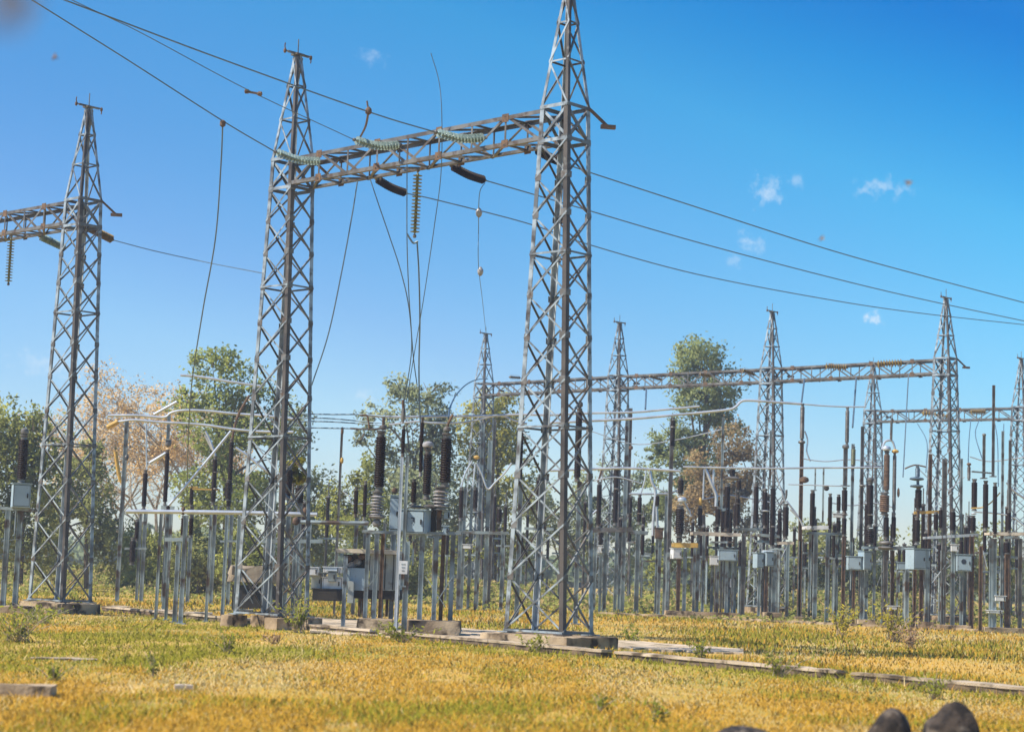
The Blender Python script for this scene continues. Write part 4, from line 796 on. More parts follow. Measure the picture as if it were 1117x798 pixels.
assembly('disconnector', 'long platform carrying five dark insulators of rising height left of the third far tower', 'disconnector', ry(790), [
    ('ins', 764, 551, 576, 4.8), ('ins', 783.5, 552, 574, 4.8), ('ins', 793.5, 527, 579, 6.4), ('ins', 805, 540, 576, 5), ('ins', 825.3, 527, 574, 5.2), ('disc', 805, 549, 6, 2), ('disc', 799, 521.5, 17, 4, {'name': 'terminal'}), ('ins', 799, 511, 520, 6), ('ins', 806.5, 522, 536, 4.6, {'dy': .6}), ('beam', 756, 581, 808, 583, 3.5, {'deep': 1.3, 'm': 'pale_concrete'}), ('beam', 803, 577, 832, 577, 3, {'deep': 1}), ('disc', 764, 547, 4.5, 9, {'name': 'cap', 'm': 'yellow_paint'}),
    ('pipe', [(769, 510), (776, 527), (781, 540), (781, 552)], 1.7), ('pipe', [(778.5, 512), (778, 530)], 1.2), ('pipe', [(768, 512), (767, 544)], .9), ('box', 774, 784, 606.5, 616, .5, {'m': 'white_paint'}), ('box', 783, 804, 600, 611, .6), ('sign', 796, 801, 631, 640), ('box', 787, 793, 555, 557, .2),
    ('col', 783, 616, None, 3.4), ('col', 777, 616, None, 3, {'dy': .5}), ('col', 793, 611, None, 3.4), ('col', 799.5, 611, None, 2.6), ('col', 811.5, 582, None, 4.4, {'m': 'weathered_steel'}), ('col', 762, 582, None, 3.4), ('col', 768, 582, None, 3, {'dy': 1}), ('col', 789, 455, 555, 2.6), ('col', 803, 583, None, 2.8, {'dy': 1.2}), ('beam', 752, 634, 767, 634, 2), ('blk', 750, 806, 676, .28, .8), ('beam', 775, 591, 800, 591, 2)])
assembly('disconnector', 'disconnector with two hanging grey control boxes and a leaning pale arm', 'disconnector', ry(845), [
    ('ins', 835, 533, 576, 4.6), ('ins', 843.3, 529, 598, 5.4), ('ins', 857.5, 549, 588, 6.2), ('disc', 843, 574, 6.5, 3), ('disc', 835, 557, 9, 2, {'m': 'aluminium_tube'}), ('beam', 829, 583, 850, 585, 3, {'deep': 1}), ('beam', 848, 592, 866, 592, 3, {'m': 'pale_concrete'}), ('pipe', [(858, 546), (867, 558), (875, 570)], 1.0), ('pipe', [(851, 550), (857, 543), (858, 534)], 1.2, {'m': 'weathered_steel'}), ('box', 823, 831, 603, 619, .5, {'rz': .3}), ('box', 833, 842, 602, 617, .5, {'rz': .3}), ('beam', 832, 601, 846, 601.5, 3, {'m': 'white_paint'}),
    ('col', 828.5, 619, None, 3), ('col', 836, 617, None, 4, {'m': 'rusty_iron'}), ('col', 845, 600, None, 5), ('col', 841, 600, None, 3, {'dy': .8}), ('col', 859.5, 593, None, 3.6), ('brace', 859, 594, 852, 609, 2.4, {'m': 'aluminium_tube'}), ('col', 841, 470, 530, 2.4), ('blk', 832, 852, 676, .4, .8)])
assembly('steel_post', 'tall ochre-stained post with two collars carrying the bend of the lower busbar', 'pole', ry(875) + 1, [
    ('ins', 875.5, 440, 482, 4.6, {'m': 'weathered_steel'}), ('col', 874.8, 482, None, 4, {'m': 'rusty_iron'}), ('disc', 874.5, 482, 8, 4, {'name': 'collar'}), ('disc', 877, 523, 11, 7, {'name': 'collar', 'm': 'rusty_iron'}), ('pipe', [(878, 470), (881, 480), (880, 492), (884, 503)], .8), ('col', 873.5, 590, None, 4.6), ('blk', 866, 882, 682, .25, .7)])
assembly('disconnector', 'pale platform with three slim insulators between the ochre post and the collared pole', 'disconnector', ry(900), [
    ('ins', 886.5, 534, 577, 5.4), ('ins', 905.7, 538, 580, 4.4), ('ins', 915, 539, 559, 4.4), ('ins', 915, 566, 581, 4.6), ('disc', 901.5, 532, 6, 6, {'name': 'terminal', 'm': 'dark_void'}), ('beam', 880, 575, 904, 575, 4, {'m': 'white_paint', 'deep': 1.2}), ('beam', 884, 581, 918, 582, 2.5, {'deep': 1}), ('box', 909, 922, 560.5, 564, .3, {'m': 'white_paint'}), ('pipe', [(862, 555), (872, 566), (876, 574)], 1),
    ('col', 890, 581, None, 4.6), ('col', 884, 580, None, 3, {'dy': .9}), ('col', 903, 582, None, 4), ('col', 898.5, 510, 570, 1.8), ('col', 889.5, 510, 535, 1.6), ('col', 913, 582, None, 3, {'dy': 1})])
assembly('steel_post', 'tall collared pole with a brown ribbed top left of the small farthest tower', 'pole', ry(921), [
    ('ins', 924.5, 444, 486, 4.2, {'m': 'weathered_steel'}), ('disc', 922.5, 487, 8, 5, {'name': 'collar'}), ('col', 922.5, 487, 530, 4.4, {'m': 'weathered_steel'}), ('ins', 921.5, 531, 560, 6), ('disc', 921.5, 561, 7, 2), ('ins', 921, 562, 585, 5), ('col', 920.5, 585, None, 3.6, {'m': 'rusty_iron'}), ('col', 930.5, 484, None, 3.4, {'dy': 2}), ('ins', 931, 487, 510, 5, {'dy': 2, 'm': 'olive_glass'}), ('col', 941, 465, None, 3.6, {'dy': 1, 'm': 'weathered_steel'}), ('disc', 940.5, 529.5, 7, 2.5, {'dy': 1, 'name': 'collar'})])
assembly('current_transformer', 'dark two-part insulator above a pair of grey boxes behind the tall weeds', 'transformer', ry(950), [
    ('ins', 949.5, 525, 575, 7), ('ins', 949.2, 576, 594, 8.8), ('disc', 949.5, 523, 8, 5, {'name': 'terminal'}), ('pipe', [(952, 524), (952, 505), (953, 478)], .8, {'m': 'weathered_steel'}), ('disc', 949.5, 561, 8, 2, {'m': 'aluminium_tube'}), ('beam', 940, 597, 960, 597, 3), ('box', 938.5, 948, 601, 621, .6, {'rz': .3}), ('box', 924, 939, 607, 621, .5), ('beam', 946, 603, 955, 603, 2), ('col', 940.5, 621, None, 4), ('col', 945, 621, None, 4, {'dy': .5}), ('col', 931.5, 621, None, 3, {'m': 'rusty_iron'}), ('col', 954, 600, None, 2.8), ('blk', 934, 954, 676, .3, .7)])
assembly('current_transformer', 'tall insulator with an arched top and a wide brown drum under the farthest beam', 'transformer', ry(972), [
    ('ins', 967.5, 492, 538, 6.4, {'m': 'rusty_iron'}), ('ins', 965, 537, 561, 10, {'m': 'rusty_iron', 'core': .86}), ('ins', 967, 561, 588, 5.4), ('disc', 967, 489, 10, 6, {'name': 'cap', 'm': 'aluminium_tube'}), ('ins', 976, 493, 560, 4, {'m': 'weathered_steel'}), ('ins', 975, 560, 590, 5), ('disc', 976.5, 492, 8, 4, {'name': 'cap', 'm': 'yellow_paint'}), ('disc', 980, 537, 3, 10, {'name': 'counter', 'm': 'rusty_iron'}),
    ('pipe', [(962, 490), (965, 482), (970, 480), (974, 482), (977, 492)], 1.2), ('pipe', [(972, 480), (972.5, 462), (973, 456)], 1.4, {'m': 'weathered_steel'}), ('disc', 966, 592, 16, 5, {'name': 'flange'}), ('disc', 966, 597, 18, 4, {'name': 'flange'}), ('beam', 958, 598, 998, 597, 4, {'deep': 1}), ('col', 966, 599, None, 4.6, {'m': 'weathered_steel'}), ('col', 963.5, 599, None, 3, {'dy': .4}), ('brace', 963, 622, 956, 640, 2), ('box', 978, 990, 613.5, 621, .4), ('col', 979, 621, None, 2, {}), ('col', 974, 600, None, 3.4, {'dy': 1, 'm': 'rusty_iron'}), ('box', 967, 980, 661, 664, .4, {'m': 'white_paint'})])
assembly('surge_arrester', 'dark arrester with two flat rings on top above the largest grey control box', 'surge arrester', ry(1000) - 1, [
    ('ins', 1002, 531, 557, 7.2), ('ins', 1000.5, 563, 594, 6.6), ('disc', 1000, 522, 16, 4, {'name': 'grading_ring', 'm': 'conductor_wire'}), ('disc', 1000, 530, 15, 3.4, {'name': 'grading_ring', 'm': 'conductor_wire'}), ('ins', 1001, 509, 521, 5, {'m': 'conductor_wire'}), ('pipe', [(987, 511), (994, 508), (1000, 507), (1010, 509)], .8, {'m': 'rusty_iron'}), ('beam', 997, 559, 1025, 558, 3, {'m': 'yellow_paint'}), ('pipe', [(1000.5, 507), (1001.5, 534)], 1.6, {'m': 'conductor_wire', 'name': 'stem'}), ('pipe', [(1001.2, 555), (1001, 565)], 2.2, {'m': 'weathered_steel', 'name': 'stem'}),
    ('box', 991, 1006.5, 598.5, 620.5, .7, {'rz': .35}), ('box', 1007, 1013.5, 599, 620, .5, {'dy': .3}), ('col', 989.5, 621, None, 4.4), ('col', 1005, 620, None, 4, {'dy': .4, 'm': 'rusty_iron'}), ('col', 1011.5, 620, None, 4.8), ('col', 998, 620, None, 3.4, {'dy': .8, 'm': 'rusty_iron'}), ('blk', 1000, 1017, 676, .35, .8)])
assembly('disconnector', 'bluish platform with three short dark insulators and a square box bearing a round dark emblem', 'disconnector', ry(1040), [
    ('ins', 1021, 558, 580, 5), ('ins', 1026.5, 553, 578, 4.4), ('ins', 1039.5, 555, 581, 6), ('ins', 1063, 522, 557, 6.2), ('ins', 1061.5, 562, 581, 6), ('ins', 1057, 507, 524, 3.6, {'m': 'weathered_steel'}), ('disc', 1057, 506, 5, 3, {'name': 'cap', 'm': 'rusty_iron'}), ('disc', 1062, 560, 6.6, 2, {'m': 'aluminium_tube'}), ('beam', 1014, 586, 1067, 583, 3, {'deep': 1.3, 'm': 'aluminium_tube'}), ('box', 1042.5, 1059, 605, 622.5, .5, {'mark': 'round'}), ('box', 1037, 1045, 594, 601, .3, {'m': 'white_paint'}),
    ('col', 1015, 495, None, 3.6, {'m': 'rusty_iron', 'dy': .8}), ('col', 1030.5, 500, None, 5, {'m': 'weathered_steel'}), ('col', 1028, 600, None, 3.6), ('col', 1040, 560, None, 4.4), ('col', 1049, 622, None, 3.4), ('col', 1052.5, 622, None, 3, {'dy': .4}), ('col', 1060, 583, None, 5, {'m': 'rusty_iron'}), ('col', 1049, 500, 590, 2.6, {'dy': 1}), ('brace', 1034, 612, 1017, 635, 2.4, {'m': 'aluminium_tube'}), ('brace', 1018, 638, 1026, 650, 2), ('blk', 1022, 1058, 682, .25, .8)])
assembly('disconnector', 'rightmost disconnector with two dark insulators under a bent wire', 'disconnector', ry(1090), [
    ('ins', 1075.3, 524, 579, 5.8), ('ins', 1085.5, 526, 586, 4.8), ('col', 1073.5, 474, 522, 3, {'m': 'weathered_steel'}), ('disc', 1073.5, 474, 4.5, 3, {'name': 'cap'}), ('beam', 1060, 514, 1083, 516, 1.6), ('beam', 1082, 581.5, 1120, 582, 3, {'deep': 1.2, 'm': 'pale_concrete'}), ('beam', 1095, 586, 1112, 586, 3), ('ins', 1100.5, 556, 581, 4.6), ('pipe', [(1059, 554), (1072, 553), (1082, 547), (1091, 537)], .7, {'m': 'yellow_paint'}), ('pipe', [(1063, 558), (1090, 560), (1105, 564), (1118, 574)], .8),
    ('col', 1084, 420, 520, 3, {'dy': 2, 'm': 'weathered_steel'}), ('col', 1094, 470, None, 2.8, {'dy': 1.4}), ('col', 1102, 480, None, 3, {'dy': .6, 'm': 'weathered_steel'}), ('ins', 1098.5, 590, 604, 6), ('col', 1098.5, 604, None, 4.6, {'m': 'rusty_iron'}), ('col', 1085, 587, None, 4.4), ('col', 1070, 595, None, 3.6, {'m': 'rusty_iron'}), ('col', 1081, 587, None, 3), ('col', 1113, 587, None, 4.2, {'m': 'weathered_steel'}), ('brace', 1072, 600, 1077, 620, 2.4, {'m': 'aluminium_tube'}), ('box', 1085, 1096, 650, 655, .4, {'m': 'white_paint'}), ('box', 1077, 1092, 666, 668, .5, {'m': 'white_paint'}), ('blk', 1072, 1120, 684, .25, .8)])
# --- crowd of posts behind the front row: one of each kind, then copies
def post_proto(kind):
    Yd = 100.0; root = thing('equipment_post', 'thin steel post with a short dark insulator in the crowd behind the front equipment', 'post', (0, Yd, 0), 'crowd of posts behind the front equipment')
    mb = MB(); column_mesh(mb, Vector((0, Yd, 0)), 3.1 if kind else 3.5, .115); mb.build('column', 'post_steel' if kind else 'weathered_steel', root, False)
    z = 3.1 if kind else 3.5; h = 1.5 if kind else 2.2
    mb = MB(); mb.lathe((0, Yd, z), (0, 0, 1), shed_profile(h, .105, .07, .84), 10); mb.build('insulator', 'brown_porcelain', root)
    mb = MB(); mb.lathe((0, Yd, z + h), (0, 0, 1), [(.08, 0), (.12, .03), (.12, .1), (.03, .14), (.03, .2 if kind else .9)], 8); mb.build('cap', 'weathered_steel', root)
    mb = MB(); mb.bar((-.5, Yd, z - .06), (.5, Yd, z - .06), .1, .1); mb.build('crossarm', 'post_steel', root, False)
    return root
protos = [post_proto(0), post_proto(1)]; first = [True, True]
spots = []
for rowi, Yr in enumerate((97, 105, 114, 122)):
    xs_ = np.arange(505 + 13 * (rowi % 2), 1125, 27)
    for x in xs_:
        if rowi == 0 and x < 760: continue
        if 545 < x < 640 and rowi < 2: continue
        spots.append((float(x) + random.uniform(-9, 9), Yr - 15 * (x - 700) / 417 * .6 + random.uniform(-1.5, 1.5)))
for i, x in enumerate((330, 352, 366, 424, 447, 470, 484, 500)): spots.append((x + random.uniform(-3, 3), 96 + (i * 7) % 18))
for i, (x, Yd) in enumerate(spots):
    k = i % 2; p = at(x, 640, Yd); loc = Vector((p.x, Yd, 0))
    if first[k]: protos[k].location = loc; first[k] = False; o = protos[k]
    else: o = copy_tree(protos[k], loc)
    o.scale = (1, 1, random.uniform(.8, 1.12))
    o.rotation_euler = (0, 0, random.uniform(-.7, .7))
# low yard kerb of the right yard
a, b = gnd(645, 668, .05), gnd(1150, 691, .05); c = (a + b) / 2
block('concrete_kerb', 'long low kerb along the front of the right equipment yard', 'kerb', (c.x, c.y, 0), ((b - a).length, .25, .16), math.atan2(b.y - a.y, b.x - a.x), 'concrete', .02, 'lengths of the broken concrete kerb', .6)

# ------------------------------------------------------------------ vegetation
def leaf_cloud(blobs, Yd, n, size, rng, pal, dens=None):
    """leaf quads clumped in ellipsoidal blobs given in photo pixels (x, y, rx, ry); returns world verts (n*4,3), colours"""
    s = Yd / F_PX; vol = np.array([b[2] * b[3] * min(b[2], b[3]) ** .5 for b in blobs], float); vol /= vol.sum(); V = []; C = []; NR = []
    for b, f in zip(blobs, vol):
        c = np.array(at(b[0], b[1], Yd)); rx, rz = b[2] * s, b[3] * s; rd = min(rx, rz) * 1.0; m = max(40, int(n * f))
        nc = max(6, m // 55)                                            # clumps
        d = rng.normal(size=(nc, 3)); d /= np.linalg.norm(d, axis=1)[:, None]; cc = d * (rng.random((nc, 1)) ** .38) * .98
        cr = .16 + .20 * rng.random((nc, 1)); who = rng.integers(0, nc, m); tint = rng.random((nc, 1))
        p = cc[who] + rng.normal(size=(m, 3)) * cr[who] * .62
        P = c + p * np.array([rx, rd, rz])
        P[:, 2] = np.maximum(P[:, 2], .05)
        a = rng.normal(size=(m, 3)); a /= np.linalg.norm(a, axis=1)[:, None]; t = rng.normal(size=(m, 3)); bb = np.cross(a, t); bb /= np.linalg.norm(bb, axis=1)[:, None]
        sz = size * (.6 + .8 * rng.random((m, 1))); a *= sz * .8; bb *= sz * .42
        V.append(np.stack([P - a, P - bb * .9, P + a, P + bb], 1).reshape(-1, 3))
        q = (cc[who] * .5 + p * .8) + np.array([0, 0, .35]); NR.append(q / np.linalg.norm(q, axis=1)[:, None])
        k = np.clip(.6 * tint[who] + .4 * rng.random((m, 1)), 0, 1); C.append(np.array(pal[0]) * (1 - k) + np.array(pal[1]) * k)
    return np.concatenate(V), np.concatenate(C), np.concatenate(NR)
GREEN = ((.26, .29, .07), (.44, .45, .11)); OLIVE = ((.28, .31, .10), (.46, .46, .15)); YELLOW = ((.36, .36, .08), (.56, .52, .12)); DRY = ((.68, .43, .13), (.70, .53, .30)); GREYG = ((.30, .35, .17), (.46, .49, .26)); BROWN = ((.30, .20, .09), (.48, .36, .17))
def tree(name, label, cat, Yd, trunk, blobs, n, size, pal, m_bark='bark', group='background trees and bushes', limbs=True):
    base = at(trunk[0], 640, Yd); root = thing(name, label, cat, (base.x, Yd, 0), group); r0 = trunk[2] * Yd / F_PX / 2
    mb = MB(); top = at(trunk[0] + trunk[3], trunk[1], Yd); q = base.copy(); q.z = -.1
    mid = q.lerp(top, .5) + Vector((random.uniform(-.2, .2), random.uniform(-.2, .2), 0)); sp = catmull([q, mid, top], 5); mb.tube(sp, [r0 * (1.15 - .8 * i / (len(sp) - 1)) for i in range(len(sp))], 8)
    tr = mb.build('trunk', m_bark, root)
    if limbs:
        mb = MB()
        for b in blobs:
            e = at(b[0], b[1], Yd) + Vector((0, random.uniform(-.5, .5), 0)); st = sp[random.randint(len(sp) // 2, len(sp) - 1)]
            mb.tube(catmull([st, st.lerp(e, .5) + Vector((0, 0, .3)), e], 4), [r0 * .5 * (1 - .8 * i / 8) for i in range(9)], 6)
            for _ in range(4):
                e2 = e + Vector((random.uniform(-1, 1) * b[2], random.uniform(-1, 1) * b[2], random.uniform(-.3, 1) * b[3])) * (Yd / F_PX) * .8
                mb.tube([e, e.lerp(e2, .5), e2], [r0 * .16, r0 * .12, r0 * .05], 5)
        mb.build('limbs', m_bark, root)
    V, C, NR = leaf_cloud(blobs, Yd, int(n * 1.35), size * .68, RNG, pal); V = V - np.array(ORG[root.name])
    cen = (V + np.array(ORG[root.name])).reshape(-1, 4, 3).mean(1); hole = vnoise(cen[:, 0] * 1.0, cen[:, 2] * 1.3, 1.25, 77) * .6 + vnoise(cen[:, 1], cen[:, 2], 1.6, 78) * .4
    kp = hole < .66; V = V.reshape(-1, 4, 3)[kp].reshape(-1, 3); C = C[kp]; NR = NR[kp]
    o = raw_mesh('crown', V, 4, 'leaf', C, NR); o.parent = root; return root
# dry feathery trees on the left
def dry_tree(label, Yd, x, ybase, ytop, spread, nl, pal=DRY, seed=1):
    rnd = random.Random(seed); base = at(x, 640, Yd); root = thing('dry_tree', label, 'tree', (base.x, Yd, 0), 'background trees and bushes'); mb = MB(); tips = []
    H = at(x, ytop, Yd).z; sp_ = spread * Yd / F_PX
    def grow(p, d, ln, r, lev):
        q = p + d * ln; m_ = p.lerp(q, .5) + Vector((rnd.uniform(-.08, .08), rnd.uniform(-.08, .08), rnd.uniform(-.05, .05))) * ln
        mb.tube([p, m_, q], [r, r * .85, r * .65], 5 if lev < 3 else 4)
        if lev >= 5: tips.append(q); return
        for _ in range(3 if lev > 0 else 5):
            nd = (d + Vector((rnd.uniform(-1, 1) * sp_ / H * 2.6, rnd.uniform(-.9, .9), rnd.uniform(-.35, .4))) * (.75 if lev else .55)).normalized()
            grow(q if rnd.random() < .7 else m_, nd, ln * rnd.uniform(.55, .78), r * .58, lev + 1)
    grow(Vector((base.x, Yd, -.1)), Vector((rnd.uniform(-.05, .05), 0, 1)), H * .30, H * .009, 0)
    mb.build('trunk', 'twig_bark', root)
    T = np.array(tips); idx = RNG.integers(0, len(T), nl); P = T[idx] + RNG.normal(size=(nl, 3)) * .30
    a = RNG.normal(size=(nl, 3)); a /= np.linalg.norm(a, axis=1)[:, None]; bb = np.cross(a, RNG.normal(size=(nl, 3))); bb /= np.linalg.norm(bb, axis=1)[:, None]; sz = .085 * (.5 + RNG.random((nl, 1)))
    V = np.stack([P - a * sz, P - bb * sz * .5, P + a * sz, P + bb * sz * .5], 1).reshape(-1, 3) - np.array(ORG[root.name]); k = RNG.random((nl, 1))
    o = raw_mesh('crown', V, 4, 'leaf', np.array(pal[0]) * (1 - k) + np.array(pal[1]) * k, np.tile([[-.3, -.3, .8]], (nl, 1))); o.parent = root
dry_tree('wispy bare brown tree rising left of the leftmost tower', 128, 45, 640, 392, 200, 3600, DRY, 5)
dry_tree('sparse brown tree whose crown rises left of the long dropper wire', 132, 205, 640, 350, 165, 12000, DRY, 9)
dry_tree('thin almost leafless tree just right of the leftmost tower', 138, 130, 640, 372, 165, 4200, DRY, 13)
dry_tree('wispy brown tree between the leafless tree and the sparse brown tree', 135, 168, 640, 366, 165, 6500, DRY, 21)
T = tree
T('green_tree', 'dense green tree filling the left edge behind the single dark insulator', 'tree', 104, (20, 500, 9, 2), [(-14, 520, 40, 70), (10, 480, 36, 46), (38, 478, 26, 40), (52, 520, 26, 60), (20, 560, 48, 66), (-30, 470, 30, 40)], 15000, .22, GREEN)
T('green_tree', 'low green tree seen through the legs of the leftmost tower', 'tree', 112, (95, 560, 6, 0), [(78, 540, 24, 50), (100, 500, 20, 22), (104, 555, 28, 60), (62, 590, 30, 45), (125, 590, 24, 40)], 7500, .22, OLIVE)
T('green_tree', 'bright green tree just left of the middle tower', 'tree', 118, (245, 470, 8, 3), [(232, 400, 26, 26), (262, 420, 26, 34), (205, 440, 24, 24), (240, 470, 44, 50), (275, 470, 30, 60), (212, 520, 28, 44), (255, 550, 50, 60), (300, 500, 26, 70)], 16000, .23, ((.27, .32, .07), (.46, .49, .12)))
T('green_tree', 'olive tree behind the right legs of the middle tower', 'tree', 122, (320, 530, 7, 0), [(318, 480, 22, 50), (335, 560, 32, 60), (350, 575, 26, 46)], 6500, .23, OLIVE)
T('bush', 'round green bush between the middle tower and the ribbed breaker', 'bush', 108, (385, 560, 5, 0), [(372, 545, 24, 34), (396, 530, 24, 36), (385, 580, 40, 46), (405, 570, 30, 50)], 7500, .2, GREEN)
T('green_tree', 'airy grey green tree rising behind the ribbed breakers', 'tree', 128, (455, 500, 8, -4), [(440, 432, 26, 24), (468, 430, 26, 20), (412, 455, 22, 18), (395, 478, 18, 14), (450, 470, 44, 34), (475, 480, 26, 44), (440, 520, 40, 34), (465, 555, 50, 60)], 11500, .24, GREYG)
T('green_tree', 'yellow green tree behind the left side of the tallest tower', 'tree', 130, (540, 510, 8, 3), [(540, 445, 32, 26), (520, 475, 28, 34), (558, 470, 26, 40), (535, 515, 40, 40), (510, 560, 36, 56), (555, 560, 40, 60)], 12500, .24, YELLOW)
T('bush', 'hazy low bush seen through the tallest tower', 'bush', 140, (610, 590, 5, 0), [(590, 560, 24, 34), (618, 575, 30, 40), (640, 540, 20, 26), (645, 585, 24, 46)], 6000, .24, GREYG)
T('bush', 'pale grey green bush right of the tallest tower', 'bush', 142, (675, 590, 5, 0), [(665, 540, 24, 40), (690, 530, 20, 44), (680, 585, 36, 46), (710, 560, 22, 50)], 7000, .24, ((.28, .34, .2), (.42, .47, .28)))
T('eucalyptus', 'tall eucalyptus rising above the distant beam', 'tree', 140, (768, 440, 9, 2), [(765, 392, 30, 26), (748, 410, 18, 30), (786, 418, 24, 30), (762, 440, 32, 26), (735, 478, 26, 22), (712, 492, 22, 12), (790, 455, 22, 22), (740, 510, 30, 30), (722, 545, 26, 40), (765, 500, 24, 30)], 14000, .24, ((.24, .30, .10), (.42, .45, .18)))
T('dry_bush', 'large straw brown bush in front of the eucalyptus', 'bush', 132, (795, 560, 7, 0), [(800, 490, 26, 26), (772, 512, 26, 26), (815, 515, 18, 34), (785, 545, 40, 36), (760, 560, 24, 34), (812, 570, 22, 40)], 13000, .2, BROWN)
for i, (x, yt, pal, lab) in enumerate(((848, 585, GREYG, 'low hedge bush behind the third far tower'), (890, 570, OLIVE, 'low green bush behind the ochre post'), (930, 590, GREYG, 'low bush behind the collared pole'), (985, 588, OLIVE, 'low green bush behind the ringed arrester'), (1030, 572, GREYG, 'low bush behind the tall far right tower'), (1085, 578, OLIVE, 'low bush at the right edge behind the last disconnector'))):
    T('bush', lab, 'bush', 126, (x, 600, 4, 0), [(x - 16, yt + 30, 22, 34), (x + 14, yt + 26, 24, 30), (x, yt + 48, 36, 30)], 4500, .22, pal, limbs=False)
for i, (x, yt, w_, Yd, pal, lab) in enumerate(((160, 585, 30, 106, GREEN, 'green shrub under the left end of the long pipe'), (215, 575, 34, 104, OLIVE, 'olive shrub behind the columns of the long pipe'), (275, 580, 34, 100, GREEN, 'green shrub behind the sand heap'), (430, 600, 36, 104, OLIVE, 'shrub behind the roofed kiosk'), (500, 600, 40, 118, GREEN, 'shrub behind the disconnector left of the tallest tower'), (745, 600, 40, 122, GREEN, 'shrub behind the wide breaker'), (800, 605, 36, 122, OLIVE, 'shrub behind the long five-insulator platform'))):
    T('bush', lab, 'bush', Yd, (x, yt + 40, 4, 0), [(x - w_ * .4, yt + 20, w_ * .6, 32), (x + w_ * .4, yt + 24, w_ * .6, 30), (x, yt + 42, w_, 30)], 5000, .2, pal, limbs=False)
# far-off wood closing the horizon
V = []; C = []; NW = []
for k in range(150):
    x = -150 + 1420 * (k / 149) + random.uniform(-5, 5); hh_ = random.uniform(20, 36) + 10 * math.sin(k * .21); Yd = 260 + random.uniform(-30, 60)
    s_ = Yd / F_PX; c = at(x, 622 + .035 * (x - 558), Yd); m_ = 330
    d = RNG.normal(size=(m_, 3)); d /= np.linalg.norm(d, axis=1)[:, None]; P = np.array(c) + d * RNG.random((m_, 1)) ** .4 * np.array([22 * s_, 18 * s_, hh_ * s_]); P[:, 2] = np.maximum(P[:, 2], .1)
    a = RNG.normal(size=(m_, 3)); a /= np.linalg.norm(a, axis=1)[:, None]; bb = np.cross(a, RNG.normal(size=(m_, 3))); bb /= np.linalg.norm(bb, axis=1)[:, None]
    V.append(np.stack([P - a * .6, P - bb * .4, P + a * .6, P + bb * .4], 1).reshape(-1, 3)); NW.append(d * .6 + np.array([-.1, -.2, .5])); t = RNG.random((m_, 1)) * .6 + .4 * random.random(); C.append(np.array([.18, .24, .12]) * (1 - t) + np.array([.30, .36, .18]) * t)
o = raw_mesh('distant_wood', np.concatenate(V), 4, 'leaf', np.concatenate(C), np.concatenate(NW)); tag(o, 'far-off belt of trees closing the horizon', 'wood', kind='stuff')

# weeds along the kerb and in the field
def weed(label, x, y, hpx, wpx, pal, n=90, leafy=True, name='weed'):
    p = gnd(x, y); s_ = p.y / F_PX; h, wd = hpx * s_, wpx * s_; root = thing(name, label, 'weed', p, 'weeds growing in the field'); mb = MB(); V = []; C = []
    for k in range(max(6, n // 8)):
        e = p + Vector((random.gauss(0, .4) * wd, random.gauss(0, .3) * wd, h * random.uniform(.55, 1))); mb.tube([p + Vector((random.gauss(0, .1) * wd, 0, 0)), p.lerp(e, .5) + Vector((0, 0, h * .1)), e], [.008, .006, .003], 4)
        for j in range(12):
            q = np.array(p.lerp(e, random.uniform(.25, 1))) + RNG.normal(size=3) * .035; a = RNG.normal(size=3); a[2] = abs(a[2]); a /= np.linalg.norm(a); b = np.cross(a, RNG.normal(size=3)); b /= np.linalg.norm(b); sz = random.uniform(.035, .075) * (1 if leafy else .7) * max(.75, p.y / 45)
            V += [q - a * sz, q - b * sz * .35, q + a * sz, q + b * sz * .35]; t = random.random(); C.append(np.array(pal[0]) * (1 - t) + np.array(pal[1]) * t)
    mb.build('stems', 'twig_bark', root); o = raw_mesh('leaves', np.array(V) - np.array(p), 4, 'leaf', np.array(C), np.tile([[-.3, -.2, .8]], (len(C), 1))); o.parent = root
WG = ((.18, .22, .03), (.36, .36, .04)); WY = ((.36, .33, .03), (.56, .46, .05)); WB = ((.34, .22, .12), (.48, .34, .2))
for args in (('dark green weed standing alone in the left field', 166, 738, 30, 16, WG, 70), ('small weed sprig low in the centre of the field', 716, 788, 26, 22, WG, 60), ('green weed at the kerb right of centre', 765, 722, 28, 26, WG, 110), ('leafy weed against the long dark kerb', 850, 738, 30, 36, WG, 150),
             ('tall yellow green weed clump below the collared pole', 917, 694, 34, 30, WY, 160), ('largest yellow weed clump in front of the largest grey box', 975, 700, 46, 42, WY, 240), ('dry pinkish weed beside the largest yellow clump', 994, 708, 30, 30, WB, 150),
             ('small green weed near the right end of the kerb', 1020, 762, 32, 30, WG, 120), ('broad green weed patch at the left edge of the field', 20, 700, 40, 70, WG, 300), ('weed patch left of the tower footing at the left edge', 45, 680, 24, 50, WG, 200), ('weed growing at the kerb in front of the middle tower', 248, 712, 26, 22, WG, 90),
             ('leafy weed between the middle tower foot blocks', 325, 690, 40, 30, WG, 200), ('green weeds at the foot of the double post', 440, 700, 22, 40, WG, 160), ('weed in front of the largest tower footing', 585, 712, 22, 30, WG, 120), ('weed at the right end of the largest tower footing', 690, 700, 22, 26, WG, 90), ('weed at the foot of the leftmost tower', 85, 668, 22, 44, WG, 160),
             ('tall grassy sprig rising above the kerb left of the long dark kerb', 655, 776, 22, 18, WG, 60), ('dark dead weed tuft in front of the middle tower', 300, 702, 12, 16, WB, 50), ('small weed left of the tiny stone block', 60, 742, 18, 30, WG, 90), ('yellow leafy bush climbing beside the ribbed insulators of the middle tower', 322, 676, 20, 26, WY, 90)):
    weed(*args)
